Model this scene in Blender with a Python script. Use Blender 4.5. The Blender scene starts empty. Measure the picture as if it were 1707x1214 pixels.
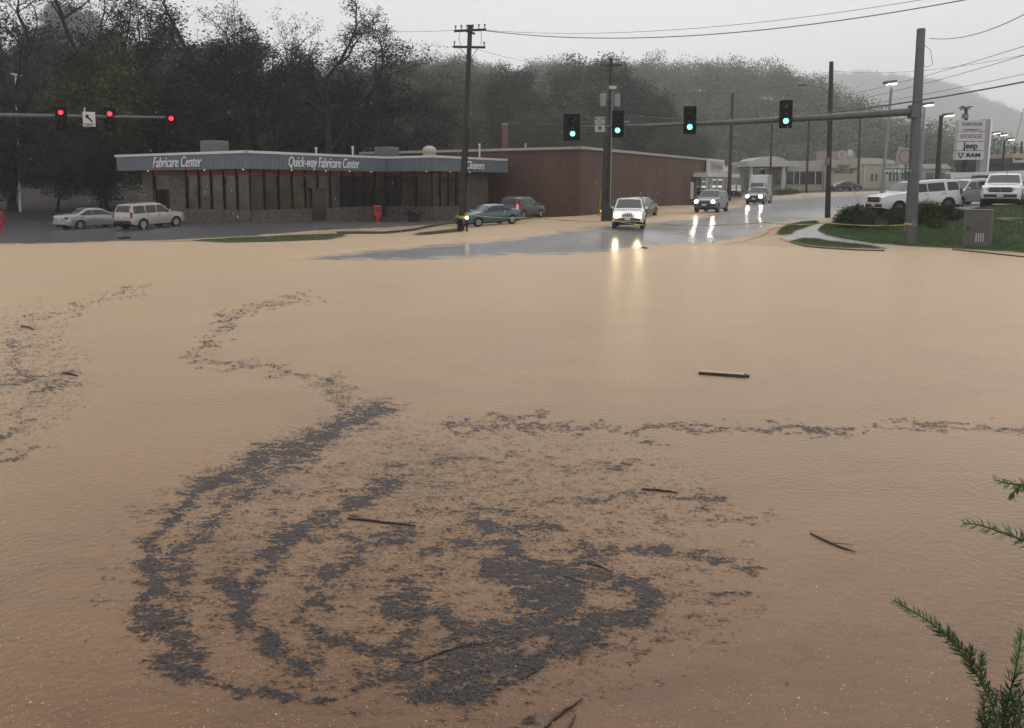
import bpy, math, random
import numpy as np
from mathutils import Vector, Matrix
R = math.radians
scene = bpy.context.scene
COL = scene.collection

# ---------------------------------------------------------------- camera
F, PITCH, HC = 1330.0, R(6.0), 3.0
CP, SP = math.cos(PITCH), math.sin(PITCH)
VP0 = 308 + F * math.tan(PITCH)
cam = bpy.data.cameras.new("camera")
camo = bpy.data.objects.new("camera", cam)
COL.objects.link(camo)
camo.location = (0, 0, HC)
camo.rotation_euler = (R(90) - PITCH, 0, 0)
cam.sensor_width = 36
cam.lens = F / 1707 * 36
cam.shift_y = -(607 - VP0) / 1707
cam.clip_start, cam.clip_end = 0.05, 6000
scene.camera = camo

# ---------------------------------------------------------------- world, sun, exposure
world = bpy.data.worlds.new("World")
scene.world = world
world.use_nodes = True
wn, wl = world.node_tree.nodes, world.node_tree.links
wn.clear()
sky = wn.new("ShaderNodeTexSky")
sky.sky_type = 'NISHITA'
sky.sun_disc = False
sky.sun_elevation = R(55)
sky.sun_rotation = R(20)
sky.dust_density = 6
sky.air_density = 1
hs = wn.new("ShaderNodeHueSaturation")
hs.inputs['Saturation'].default_value = 0.06
tcw = wn.new("ShaderNodeTexCoord")
nzw = wn.new("ShaderNodeTexNoise")
nzw.inputs['Scale'].default_value = 2.2
nzw.inputs['Detail'].default_value = 4
mpw = wn.new("ShaderNodeMapping")
mpw.inputs['Scale'].default_value = (1, 1, 2.5)
rmp = wn.new("ShaderNodeMapRange")
rmp.inputs['To Min'].default_value = 0.93
rmp.inputs['To Max'].default_value = 1.06
mixc = wn.new("ShaderNodeMix")
mixc.data_type = 'RGBA'
mixc.inputs[0].default_value = 0.8
mixc.inputs[7].default_value = (7.1, 7.12, 7.2, 1)      # the even grey of the rain cloud
vm = wn.new("ShaderNodeVectorMath")
vm.operation = 'SCALE'
bg = wn.new("ShaderNodeBackground")
bg.inputs['Strength'].default_value = 0.10
wo = wn.new("ShaderNodeOutputWorld")
wl.new(sky.outputs[0], hs.inputs['Color'])
wl.new(hs.outputs[0], mixc.inputs[6])
wl.new(tcw.outputs['Generated'], mpw.inputs[0])
wl.new(mpw.outputs[0], nzw.inputs['Vector'])
wl.new(nzw.outputs[0], rmp.inputs[0])
wl.new(mixc.outputs[2], vm.inputs[0])
wl.new(rmp.outputs[0], vm.inputs['Scale'])
sepw = wn.new("ShaderNodeSeparateXYZ")
grw = wn.new("ShaderNodeMapRange")                     # extra brightness added low in the sky to lift haze and water
grw.interpolation_type = 'SMOOTHSTEP'
grw.inputs['From Min'].default_value = -0.02
grw.inputs['From Max'].default_value = 0.42
grw.inputs['To Min'].default_value = 1.75
grw.inputs['To Max'].default_value = 1.14
vm2 = wn.new("ShaderNodeVectorMath")
vm2.operation = 'SCALE'
wl.new(tcw.outputs['Generated'], sepw.inputs[0])
wl.new(sepw.outputs[2], grw.inputs[0])
wl.new(vm.outputs[0], vm2.inputs[0])
wl.new(grw.outputs[0], vm2.inputs['Scale'])
wl.new(vm2.outputs[0], bg.inputs['Color'])
wl.new(bg.outputs[0], wo.inputs[0])
sl = bpy.data.lights.new("sun", 'SUN')
sl.energy = 0.5
sl.angle = R(40)
sl.color = (1, 0.97, 0.93)
so = bpy.data.objects.new("sun", sl)
COL.objects.link(so)
so.rotation_euler = (R(35), 0, R(160))
scene.view_settings.view_transform = 'Standard'
scene.view_settings.look = 'None'
scene.view_settings.gamma = 1
scene.view_settings.exposure = 0.06
try:
    scene.cycles.use_denoising = True
    scene.cycles.max_bounces = 6
    scene.cycles.volume_bounces = 3
    scene.cycles.transparent_max_bounces = 8
    scene.cycles.sample_clamp_indirect = 4
except Exception:
    pass

# ---------------------------------------------------------------- projection helpers (authoring only)
def depth(Y, Z): return Y * CP + (HC - Z) * SP
def GX(u, Y, Z): return (u - 853.5) / F * depth(Y, Z)
def ZV(v, Y):
    a = (VP0 - v) / F
    return HC + Y * (a * CP - SP) / (CP + a * SP)
def P(u, v, Y):
    z = ZV(v, Y)
    return Vector((GX(u, Y, z), Y, z))
def on_plane(u, v, z=0.0):
    a = (VP0 - v) / F
    Y = (z - HC) * (CP + a * SP) / (a * CP - SP)
    return GX(u, Y, z), Y
def uvof(X, Y, Z):
    d = Y * CP + (HC - Z) * SP
    return 853.5 + F * X / d, VP0 - F * (Y * SP + (Z - HC) * CP) / d

# ---------------------------------------------------------------- numpy noise
def _h(ix, iy, s):
    n = (ix.astype(np.int64) * 374761393 + iy.astype(np.int64) * 668265263 + s * 982451653) & 0x7fffffff
    n = ((n ^ (n >> 13)) * 1274126177) & 0x7fffffff
    return ((n ^ (n >> 16)) & 0xffff) / 65535.0
def vnoise(x, y, s=0):
    ix, iy = np.floor(x), np.floor(y)
    fx, fy = x - ix, y - iy
    fx, fy = fx * fx * (3 - 2 * fx), fy * fy * (3 - 2 * fy)
    ix, iy = ix.astype(np.int64), iy.astype(np.int64)
    a, b = _h(ix, iy, s), _h(ix + 1, iy, s)
    c, d = _h(ix, iy + 1, s), _h(ix + 1, iy + 1, s)
    return (a * (1 - fx) + b * fx) * (1 - fy) + (c * (1 - fx) + d * fx) * fy
def fbm(x, y, s=0, o=4):
    t, a, n = 0, 0.5, 0
    for i in range(o):
        t = t + a * vnoise(x * 2 ** i, y * 2 ** i, s + i)
        n += a
        a *= 0.5
    return t / n

# ---------------------------------------------------------------- materials
MATS = {}
def mat(name, col, rough=0.6, metal=0.0, vary=0.0, vscale=4.0, bump=0.0, bscale=20.0, spec=0.5, stretch=(1, 1, 1), col2=None, coat=0.0, emit=None, estr=0.0):
    if name in MATS: return MATS[name]
    m = bpy.data.materials.new(name)
    m.use_nodes = True
    N, L = m.node_tree.nodes, m.node_tree.links
    b = N['Principled BSDF']
    b.inputs['Base Color'].default_value = (*col, 1)
    b.inputs['Roughness'].default_value = rough
    b.inputs['Metallic'].default_value = metal
    b.inputs['Specular IOR Level'].default_value = spec
    b.inputs['Coat Weight'].default_value = coat
    b.inputs['Coat Roughness'].default_value = 0.08
    if emit:
        b.inputs['Emission Color'].default_value = (*emit, 1)
        b.inputs['Emission Strength'].default_value = estr
    if vary or bump or col2:
        tc = N.new("ShaderNodeTexCoord")
        mp = N.new("ShaderNodeMapping")
        mp.inputs['Scale'].default_value = stretch
        L.new(tc.outputs['Object'], mp.inputs[0])
    if vary or col2:
        nz = N.new("ShaderNodeTexNoise")
        nz.inputs['Scale'].default_value = vscale
        nz.inputs['Detail'].default_value = 6
        nz.inputs['Roughness'].default_value = 0.65
        L.new(mp.outputs[0], nz.inputs['Vector'])
        cr = N.new("ShaderNodeValToRGB")
        c2 = col2 if col2 else tuple(c * (1 + vary) for c in col)
        c1 = col if col2 else tuple(c * (1 - vary) for c in col)
        cr.color_ramp.elements[0].position = 0.32
        cr.color_ramp.elements[1].position = 0.68
        cr.color_ramp.elements[0].color = (*c1, 1)
        cr.color_ramp.elements[1].color = (*c2, 1)
        L.new(nz.outputs[0], cr.inputs[0])
        L.new(cr.outputs[0], b.inputs['Base Color'])
    if bump:
        n2 = N.new("ShaderNodeTexNoise")
        n2.inputs['Scale'].default_value = bscale
        n2.inputs['Detail'].default_value = 4
        L.new(mp.outputs[0], n2.inputs['Vector'])
        bp = N.new("ShaderNodeBump")
        bp.inputs['Strength'].default_value = bump
        bp.inputs['Distance'].default_value = 0.02
        L.new(n2.outputs[0], bp.inputs['Height'])
        L.new(bp.outputs[0], b.inputs['Normal'])
    MATS[name] = m
    return m
def glow(name, col, s):
    if name in MATS: return MATS[name]
    return mat(name, (0.02, 0.02, 0.02), 0.3, emit=col, estr=s)

# ---------------------------------------------------------------- mesh collector
class MB:
    def __init__(s): s.v, s.f, s.mi, s.cur = [], [], [], 0
    def face(s, idx): s.f.append(tuple(idx)); s.mi.append(s.cur)
    def add(s, vs, fs):
        o = len(s.v)
        s.v += [tuple(p) for p in vs]
        for f in fs: s.face([i + o for i in f])
    def box(s, c, d, rz=0.0, M=None, bev=0.0):
        hx, hy, hz = d[0] / 2, d[1] / 2, d[2] / 2
        if bev > 0:
            b = min(bev, hx * .6, hy * .6, hz * .6)
            vs, fs = [], []
            for sz in (-1, 1):
                for (ox, oy, iz) in ((0, 0, 1), (b, b, 0)) if sz > 0 else ((b, b, 0), (0, 0, 1)):
                    pass
            ring = lambda ax, ay, z: [Vector((-ax, -ay + b, z)), Vector((-ax + b, -ay, z)), Vector((ax - b, -ay, z)), Vector((ax, -ay + b, z)),
                                      Vector((ax, ay - b, z)), Vector((ax - b, ay, z)), Vector((-ax + b, ay, z)), Vector((-ax, ay - b, z))]
            rings = [ring(hx - b * .7, hy - b * .7, -hz), ring(hx, hy, -hz + b * .7), ring(hx, hy, hz - b * .7), ring(hx - b * .7, hy - b * .7, hz)]
            for r in rings: vs += r
            for k in range(3):
                for i in range(8):
                    j = (i + 1) % 8
                    fs.append((k * 8 + i, k * 8 + j, (k + 1) * 8 + j, (k + 1) * 8 + i))
            fs.append(tuple(range(7, -1, -1)))
            fs.append(tuple(range(24, 32)))
        else:
            vs = [Vector((x, y, z)) for z in (-hz, hz) for y in (-hy, hy) for x in (-hx, hx)]
            fs = [(0, 2, 3, 1), (4, 5, 7, 6), (0, 1, 5, 4), (2, 6, 7, 3), (0, 4, 6, 2), (1, 3, 7, 5)]
        T = Matrix.Translation(Vector(c)) @ (M.to_4x4() if M else Matrix.Rotation(rz, 4, 'Z'))
        s.add([T @ p for p in vs], fs)
    def tube(s, pts, rad, n=8, cap=True):
        pts = [Vector(p) for p in pts]
        if not hasattr(rad, '__len__'): rad = [rad] * len(pts)
        o = len(s.v)
        prev = None
        for i, p in enumerate(pts):
            t = (pts[min(i + 1, len(pts) - 1)] - pts[max(i - 1, 0)])
            if t.length < 1e-9: t = Vector((0, 0, 1))
            t.normalize()
            if prev is None:
                a = Vector((0, 0, 1)) if abs(t.z) < .9 else Vector((1, 0, 0))
                a = (a - t * a.dot(t)).normalized()
            else:
                a = prev - t * prev.dot(t)
                a = a.normalized() if a.length > 1e-6 else Vector((1, 0, 0))
            prev = a
            b = t.cross(a)
            for k in range(n):
                w = 2 * math.pi * k / n
                q = p + (a * math.cos(w) + b * math.sin(w)) * rad[i]
                s.v.append((q.x, q.y, q.z))
        for i in range(len(pts) - 1):
            for k in range(n):
                j = (k + 1) % n
                s.face((o + i * n + k, o + i * n + j, o + (i + 1) * n + j, o + (i + 1) * n + k))
        if cap:
            s.face([o + k for k in range(n)][::-1])
            s.face([o + (len(pts) - 1) * n + k for k in range(n)])
    def poly(s, pts): s.add(pts, [tuple(range(len(pts)))])
    def prism(s, pts, ext):
        pts = [Vector(p) for p in pts]
        n = len(pts)
        e = Vector(ext)
        s.add(pts + [p + e for p in pts], [tuple(range(n))[::-1], tuple(range(n, 2 * n))] + [(i, (i + 1) % n, (i + 1) % n + n, i + n) for i in range(n)])
    def sphere(s, c, r, nu=10, nv=6, sc=(1, 1, 1)):
        vs, fs = [], []
        for j in range(nv + 1):
            th = math.pi * j / nv
            for i in range(nu):
                ph = 2 * math.pi * i / nu
                vs.append((c[0] + r * sc[0] * math.sin(th) * math.cos(ph), c[1] + r * sc[1] * math.sin(th) * math.sin(ph), c[2] + r * sc[2] * math.cos(th)))
        for j in range(nv):
            for i in range(nu):
                k = (i + 1) % nu
                fs.append((j * nu + i, (j + 1) * nu + i, (j + 1) * nu + k, j * nu + k))
        s.add(vs, fs)
    def build(s, name, mats, parent=None, smooth=None):
        me = bpy.data.meshes.new(name)
        me.from_pydata(s.v, [], s.f)
        if not isinstance(mats, (list, tuple)): mats = [mats]
        for m in mats: me.materials.append(m)
        if len(mats) > 1: me.polygons.foreach_set('material_index', s.mi)
        me.update()
        if smooth is not None:
            me.polygons.foreach_set('use_smooth', [True] * len(me.polygons))
            if smooth < 180: me.set_sharp_from_angle(angle=R(smooth))
        o = bpy.data.objects.new(name, me)
        COL.objects.link(o)
        if parent: o.parent = parent
        return o

def tag(o, label=None, cat=None, group=None, kind=None):
    if label: o['label'] = label
    if cat: o['category'] = cat
    if group: o['group'] = group
    if kind: o['kind'] = kind
    return o
def thing(name, loc, rz, label, cat, group=None):
    o = bpy.data.objects.new(name, None)
    COL.objects.link(o)
    o.location = loc
    o.rotation_euler = (0, 0, rz)
    o.empty_display_size = 0.2
    return tag(o, label, cat, group)
def copy_tree(o, parent=None):
    c = o.copy()
    COL.objects.link(c)
    if parent: c.parent = parent
    for ch in list(o.children): copy_tree(ch, c)
    return c
def np_mesh(name, V, Q, m, parent=None, smooth=False):
    me = bpy.data.meshes.new(name)
    V = np.asarray(V, dtype=np.float32)
    Q = np.asarray(Q, dtype=np.int32)
    k = Q.shape[1]
    me.vertices.add(len(V))
    me.vertices.foreach_set('co', V.ravel())
    me.loops.add(Q.size)
    me.loops.foreach_set('vertex_index', Q.ravel())
    me.polygons.add(len(Q))
    me.polygons.foreach_set('loop_start', np.arange(len(Q), dtype=np.int32) * k)
    me.polygons.foreach_set('loop_total', np.full(len(Q), k, dtype=np.int32))
    if smooth: me.polygons.foreach_set('use_smooth', np.ones(len(Q), dtype=bool))
    me.update(calc_edges=True)
    me.validate()
    for mm in (m if isinstance(m, (list, tuple)) else [m]): me.materials.append(mm)
    o = bpy.data.objects.new(name, me)
    COL.objects.link(o)
    if parent: o.parent = parent
    return o
def text(name, s, size, m, parent, loc, rot, ext=0.01, shear=0.0, sx=1.0, align='CENTER', bold=0.0):
    cu = bpy.data.curves.new(name, 'FONT')
    cu.body = s
    cu.size = size
    cu.align_x = align
    cu.align_y = 'CENTER'
    cu.extrude = ext
    cu.shear = shear
    cu.offset = bold
    cu.resolution_u = 3
    t = bpy.data.objects.new(name, cu)
    COL.objects.link(t)
    dg = bpy.context.evaluated_depsgraph_get()
    me = bpy.data.meshes.new_from_object(t.evaluated_get(dg))
    bpy.data.objects.remove(t)
    bpy.data.curves.remove(cu)
    me.name = name
    me.materials.clear()
    me.materials.append(m)
    o = bpy.data.objects.new(name, me)
    COL.objects.link(o)
    if parent: o.parent = parent
    o.location = loc
    o.rotation_euler = rot
    o.scale = (sx, 1, 1)
    return o

# ================================================================ terrain
CTRL = [(1040, 379, 44.6), (1185, 354, 61), (1265, 341, 80), (768, 383, 47), (1011, 357, 62), (1215, 335, 100), (1380, 366, 55),
        (967, 361, 68), (1157, 343, 95.8), (410, 373, 53), (196, 372, 60), (250, 381, 49.5), (140, 381, 52), (640, 370, 64.2), (721, 369, 62),
        (842, 367, 70), (1517, 408, 39.5), (1630, 412, 38.2), (1580, 352, 47.5), (1480, 352, 48), (1665, 347, 44), (1420, 378, 44), (1560, 378, 43.5),
        (1700, 346, 44.5), (1300, 320, 128), (1450, 313, 150), (810, 374, 53), (870, 364, 60), (1070, 361, 60), (1620, 338, 55), (1600, 318, 75),
        (500, 380, 50), (600, 376, 52), (340, 381, 48), (50, 384, 50), (-150, 384, 50), (1340, 376, 47), (1310, 390, 42.5), (1100, 383, 45.5),
        (1000, 385, 44), (1280, 377, 50), (1200, 375, 51), (1230, 350, 66), (1130, 353, 70), (1350, 330, 95), (1700, 318, 75), (1400, 318, 120)]
PTS = [tuple(P(*c)) for c in CTRL]
for u, v in ((480, 433), (600, 435), (720, 432), (820, 428), (930, 424), (1010, 419), (1100, 411), (1190, 405), (1240, 397), (1285, 399),
             (0, 405), (120, 403), (230, 401), (330, 402), (450, 403), (560, 399), (640, 396), (720, 391), (1340, 412), (1440, 414), (1707, 424), (1560, 413)):
    x, y = on_plane(u, v)
    PTS.append((x, y, 0.0))
for u, v in ((100, 425), (250, 422), (400, 418), (500, 412), (620, 402), (-150, 420)):
    x, y = on_plane(u, v)
    PTS.append((x, y, -0.10))
for x in (-60, -40, -20, -8, 4, 16, 28, 40, 60): PTS.append((x, 28.5, -0.35))
for x in (-60, -20, 20, 60): PTS.append((x, 20, -0.5))
PTS += [(-60, 45, .1), (-90, 70, 1.5), (-60, 80, 2), (-30, 90, 2.5), (0, 110, 3), (-40, 130, 5), (-120, 130, 6), (60, 200, 4), (120, 140, 3.5), (150, 250, 6),
        (-100, 250, 12), (0, 250, 9), (70, 45, 1.6), (70, 60, 2), (60, 85, 2.6), (100, 400, 8), (-200, 400, 14), (300, 400, 8)]
PTS = np.array(PTS)
_n = len(PTS)
_D = np.hypot(PTS[:, None, 0] - PTS[None, :, 0], PTS[:, None, 1] - PTS[None, :, 1])
_A = np.zeros((_n + 3, _n + 3))
_A[:_n, :_n] = _D + np.eye(_n) * -0.4
_A[:_n, _n] = 1
_A[:_n, _n + 1:] = PTS[:, :2]
_A[_n:, :_n] = _A[:_n, _n:].T
_W = np.linalg.solve(_A, np.concatenate([PTS[:, 2], [0, 0, 0]]))
def hgt(x, y):
    x, y = np.asarray(x, float), np.asarray(y, float)
    sh = x.shape
    x, y = x.ravel(), y.ravel()
    out = _W[_n] + _W[_n + 1] * x + _W[_n + 2] * y
    for i in range(_n): out = out + _W[i] * np.hypot(x - PTS[i, 0], y - PTS[i, 1])
    return out.reshape(sh)
def gz(x, y): return float(hgt([x], [y])[0])
def G(u, Y):
    """point of the ground seen at column u, at distance Y"""
    z = 0.5
    for _ in range(4):
        x = GX(u, Y, z)
        z = gz(x, Y)
    return Vector((x, Y, max(z, 0.0)))

def inpoly(u, v, poly):
    c = np.zeros(u.shape, bool)
    n = len(poly)
    for i in range(n):
        x1, y1 = poly[i]
        x2, y2 = poly[(i + 1) % n]
        if y1 == y2: continue
        k = (y1 > v) != (y2 > v)
        c ^= k & (u < (x2 - x1) * (v - y1) / (y2 - y1) + x1)
    return c
def sdist(u, v, poly, vs=2.5):
    """signed distance in pixels, vertical distance counted more; positive inside"""
    d = np.full(u.shape, 1e9)
    n = len(poly)
    for i in range(n):
        x1, y1 = poly[i]
        x2, y2 = poly[(i + 1) % n]
        y1s, y2s, V = y1 * vs, y2 * vs, v * vs
        dx, dy = x2 - x1, y2s - y1s
        t = np.clip(((u - x1) * dx + (V - y1s) * dy) / (dx * dx + dy * dy + 1e-9), 0, 1)
        d = np.minimum(d, np.hypot(u - x1 - t * dx, V - y1s - t * dy))
    return np.where(inpoly(u, v, poly), d, -d)

def sheet(name, poly, x0, x1, y0, y1, step, lift, m, ragged=6.0, fade=14.0, clip=True, kind='structure', attr='mud', zoff=None):
    """a sheet laid on the terrain, inside the outline; the attribute fades to 1 at its rim"""
    nx, ny = int((x1 - x0) / step) + 1, int((y1 - y0) / step) + 1
    X, Y = np.meshgrid(np.linspace(x0, x1, nx), np.linspace(y0, y1, ny))
    Z = hgt(X, Y)
    U, V = uvof(X, Y, np.maximum(Z, 0))
    sd = sdist(U, V, poly) + (fbm(X * .7, Y * .7, 5) - .5) * 2 * ragged
    mud = np.clip(1 - sd / fade, 0, 1)
    Z2 = Z + lift
    if zoff is not None: Z2 = Z2 + zoff(X, Y, sd)
    keepv = sd > 0
    idx = np.arange(nx * ny).reshape(ny, nx)
    q = np.stack([idx[:-1, :-1], idx[:-1, 1:], idx[1:, 1:], idx[1:, :-1]], -1).reshape(-1, 4)
    k = keepv.ravel()[q].any(1)
    q = q[k]
    used = np.unique(q)
    rm = np.full(nx * ny, -1)
    rm[used] = np.arange(len(used))
    o = np_mesh(name, np.stack([X.ravel(), Y.ravel(), Z2.ravel()], -1)[used], rm[q], m, smooth=True)
    a = o.data.attributes.new(attr, 'FLOAT', 'POINT')
    a.data.foreach_set('value', mud.ravel()[used].astype(np.float32))
    if kind: o['kind'] = kind
    return o
# ================================================================ ground, water, road
MUD1, MUD2 = (0.180, 0.083, 0.034), (0.104, 0.044, 0.017)
def wet_material(name, base1, base2, rough, fadecol=False, bscale=9.0, bstr=0.35, rough2=None, asheen=.30, fsc=(.9, (1, 1.6, 1), 1.3), basc=(1.6, (1, .4, 1))):
    m = bpy.data.materials.new(name)
    m.use_nodes = True
    N, L = m.node_tree.nodes, m.node_tree.links
    b = N['Principled BSDF']
    tc = N.new("ShaderNodeTexCoord")
    def noise(scale, det=5, st=(1, 1, 1), dist=0.0):
        mp = N.new("ShaderNodeMapping")
        mp.inputs['Scale'].default_value = st
        L.new(tc.outputs['Object'], mp.inputs[0])
        n = N.new("ShaderNodeTexNoise")
        n.inputs['Scale'].default_value = scale
        n.inputs['Detail'].default_value = det
        n.inputs['Distortion'].default_value = dist
        L.new(mp.outputs[0], n.inputs['Vector'])
        return n
    def ramp(src, p0, c0, p1, c1):
        r = N.new("ShaderNodeValToRGB")
        r.color_ramp.elements[0].position, r.color_ramp.elements[1].position = p0, p1
        r.color_ramp.elements[0].color, r.color_ramp.elements[1].color = (*c0, 1), (*c1, 1)
        L.new(src, r.inputs[0])
        return r
    big = noise(0.30, 6, (.6, 1.1, 1), 1.6)                 # silt of two shades carried in long drifts
    mid_ = noise(2.6, 7, (.55, 1.5, 1), .8)
    bl = N.new("ShaderNodeMath"); bl.operation = 'MULTIPLY_ADD'; bl.inputs[1].default_value = .45
    L.new(mid_.outputs[0], bl.inputs[0]); L.new(big.outputs[0], bl.inputs[2])
    mudr = ramp(bl.outputs[0], .56, MUD2, .90, MUD1)
    mudr.color_ramp.elements.new(.73).color = (.148, .067, .027, 1)
    col = mudr.outputs[0]
    roughv = None
    if fadecol:
        fine = noise(basc[0], 6, basc[1], .4)
        basr = ramp(fine.outputs[0], .35, base1, .68, base2)
        at = N.new("ShaderNodeAttribute")
        at.attribute_name = 'mud'
        f2 = noise(fsc[0], 6, fsc[1], .6)
        ad = N.new("ShaderNodeMath"); ad.operation = 'MULTIPLY_ADD'
        ad.inputs[1].default_value = fsc[2]
        ad.inputs[2].default_value = -fsc[2] / 2
        L.new(f2.outputs[0], ad.inputs[0])
        s = N.new("ShaderNodeMath"); s.operation = 'ADD'; s.use_clamp = True
        L.new(ad.outputs[0], s.inputs[0]); L.new(at.outputs['Fac'], s.inputs[1])
        mr = N.new("ShaderNodeMapRange")
        mr.interpolation_type = 'SMOOTHSTEP'
        mr.inputs['From Min'].default_value = .22
        mr.inputs['From Max'].default_value = .95
        L.new(s.outputs[0], mr.inputs[0])
        mx = N.new("ShaderNodeMix"); mx.data_type = 'RGBA'
        L.new(mr.outputs[0], mx.inputs[0]); L.new(basr.outputs[0], mx.inputs[6]); L.new(mudr.outputs[0], mx.inputs[7])
        col = mx.outputs[2]
        mr2 = N.new("ShaderNodeMapRange")
        mr2.inputs['To Min'].default_value = rough
        mr2.inputs['To Max'].default_value = .42
        L.new(mr.outputs[0], mr2.inputs[0])
        roughv = mr2.outputs[0]
    b.inputs['Sheen Weight'].default_value = 1.0           # added sheen stands in for sky reflection, brightening far water and road
    b.inputs['Sheen Roughness'].default_value = .405
    b.inputs['Sheen Tint'].default_value = (1, .775, .53, 1)
    if fadecol:
        sh = N.new("ShaderNodeMix"); sh.data_type = 'RGBA'
        sh.inputs[6].default_value = (asheen, asheen, asheen, 1); sh.inputs[7].default_value = (1, .775, .53, 1)
        L.new(mr.outputs[0], sh.inputs[0]); L.new(sh.outputs[2], b.inputs['Sheen Tint'])
    L.new(col, b.inputs['Base Color'])
    if roughv: L.new(roughv, b.inputs['Roughness'])
    else: b.inputs['Roughness'].default_value = rough
    # rain-beaten surface
    n1 = noise(bscale, 3, (1, 1, 1))
    vo = N.new("ShaderNodeTexVoronoi")
    vo.feature = 'SMOOTH_F1'
    vo.inputs['Scale'].default_value = bscale * 1.3
    vo.inputs['Smoothness'].default_value = .3
    L.new(tc.outputs['Object'], vo.inputs['Vector'])
    n3 = noise(bscale * 6, 2)
    a1 = N.new("ShaderNodeMath"); a1.operation = 'MULTIPLY_ADD'; a1.inputs[1].default_value = .35
    L.new(vo.outputs['Distance'], a1.inputs[0]); L.new(n1.outputs[0], a1.inputs[2])
    a2 = N.new("ShaderNodeMath"); a2.operation = 'MULTIPLY_ADD'; a2.inputs[1].default_value = .22
    L.new(n3.outputs[0], a2.inputs[0]); L.new(a1.outputs[0], a2.inputs[2])
    bp = N.new("ShaderNodeBump")
    bp.inputs['Strength'].default_value = bstr
    bp.inputs['Distance'].default_value = .03
    L.new(a2.outputs[0], bp.inputs['Height'])
    L.new(bp.outputs[0], b.inputs['Normal'])
    b.inputs['IOR'].default_value = XIOR
    return m
XIOR = 1.33
M_WATER = wet_material("muddy_flood_water", None, None, .27, bscale=15, bstr=.26)
M_RUN = wet_material("muddy_runoff", None, None, .45, bstr=.5)
M_ROAD = wet_material("wet_asphalt", (.085, .083, .09), (.14, .137, .14), .17, True, 6, .22)
M_LOT = wet_material("dark_wet_asphalt", (.028, .027, .030), (.045, .043, .046), .38, True, 6, .25, asheen=.06)
M_DLOT = wet_material("wet_lot_asphalt", (.12, .12, .125), (.17, .17, .172), .3, True, 6, .25, asheen=.8)
M_WALKC = wet_material("wet_concrete", (.20, .19, .175), (.27, .25, .225), .3, True, 6, .15)
M_SOIL = mat("mulch", (.022, .017, .013), .9, vary=.4, vscale=3, bump=.8, bscale=30)
M_TURF = mat("turf_soil", (.05, .075, .028), .95, vary=.35, vscale=2.5, bump=.6, bscale=40)
M_CURB = mat("wet_kerb", (.07, .062, .055), .45, vary=.3, vscale=3)
M_FARG = mat("wet_ground_far", (.05, .055, .035), .95, vary=.3, vscale=.2)

b_ = MB()
# flood water : one flat sheet at z = 0
xs = np.concatenate([np.linspace(-160, -50, 8), np.linspace(-40, 60, 41), np.linspace(70, 160, 7)])
ys = np.concatenate([np.linspace(-30, 0, 6), np.linspace(2, 60, 40)])
X, Y = np.meshgrid(xs, ys)
idx = np.arange(X.size).reshape(X.shape)
q = np.stack([idx[:-1, :-1], idx[:-1, 1:], idx[1:, 1:], idx[1:, :-1]], -1).reshape(-1, 4)
w = np_mesh('water', np.stack([X.ravel(), Y.ravel(), X.ravel() * 0], -1), q, M_WATER)
w['kind'] = 'structure'

# ground : everything from the far bank to the horizon, muddy runoff near the water
def ground_sheet(name, xs, ys, m, drop=0.0):
    X, Y = np.meshgrid(xs, ys)
    Z = hgt(X, Y) - drop
    Z = Z + np.where(Z > 0, (fbm(X * .35, Y * .35, 3) - .5) * .05, 0)
    idx = np.arange(X.size).reshape(X.shape)
    q = np.stack([idx[:-1, :-1], idx[:-1, 1:], idx[1:, 1:], idx[1:, :-1]], -1).reshape(-1, 4)
    o = np_mesh(name, np.stack([X.ravel(), Y.ravel(), Z.ravel()], -1), q, m, smooth=True)
    o['kind'] = 'structure'
    return o
ground_sheet('ground', np.concatenate([np.linspace(-160, -50, 20), np.linspace(-49, 70, 240), np.linspace(75, 160, 16)]),
             np.concatenate([np.linspace(24, 112, 260)]), M_RUN)
g2x = np.concatenate([np.linspace(-2100, -200, 16), np.linspace(-160, 300, 60), np.linspace(400, 2100, 16)])
X, Y = np.meshgrid(g2x, np.concatenate([np.linspace(112, 300, 50), np.linspace(330, 2320, 30)]))
Z = hgt(np.clip(X, -220, 320), np.clip(Y, 0, 420))
idx = np.arange(X.size).reshape(X.shape)
q = np.stack([idx[:-1, :-1], idx[:-1, 1:], idx[1:, 1:], idx[1:, :-1]], -1).reshape(-1, 4)
o = np_mesh('far_ground', np.stack([X.ravel(), Y.ravel(), Z.ravel()], -1), q, M_FARG, smooth=True); o['kind'] = 'structure'
# bed under the water and beyond it on both sides, down to the horizon behind the camera
mb = MB(); mb.box((0, 1140, -3.5), (4240, 2360, 4)); o = mb.build('river_bed', M_SOIL); o['kind'] = 'structure'

ROADP = [(430, 436), (520, 425), (600, 416), (700, 407), (800, 398), (870, 391), (930, 383), (1000, 374), (1092, 365), (1157, 359), (1216, 341), (1245, 332),
         (1290, 327), (1340, 322), (1440, 317), (1500, 313), (1560, 311), (1640, 311), (1640, 322), (1500, 336), (1440, 350), (1395, 362), (1372, 371), (1330, 374), (1290, 381),
         (1262, 393), (1236, 402), (1190, 410), (1100, 416), (1040, 422), (1000, 427), (930, 431), (860, 429), (800, 434), (700, 440), (600, 441), (480, 441)]
sheet('road', ROADP, -14, 80, 30, 112, .3, .022, M_ROAD, ragged=6.5, fade=34)
LOTP = [(-700, 425), (-100, 414), (0, 409), (100, 407), (200, 404), (300, 402), (420, 396), (520, 388), (640, 382), (765, 375), (870, 369), (905, 364), (905, 350), (600, 330), (-700, 330)]
sheet('parking_lot', LOTP, -75, 4, 38, 78, .3, .03, M_LOT, ragged=2.5, fade=9)
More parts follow.
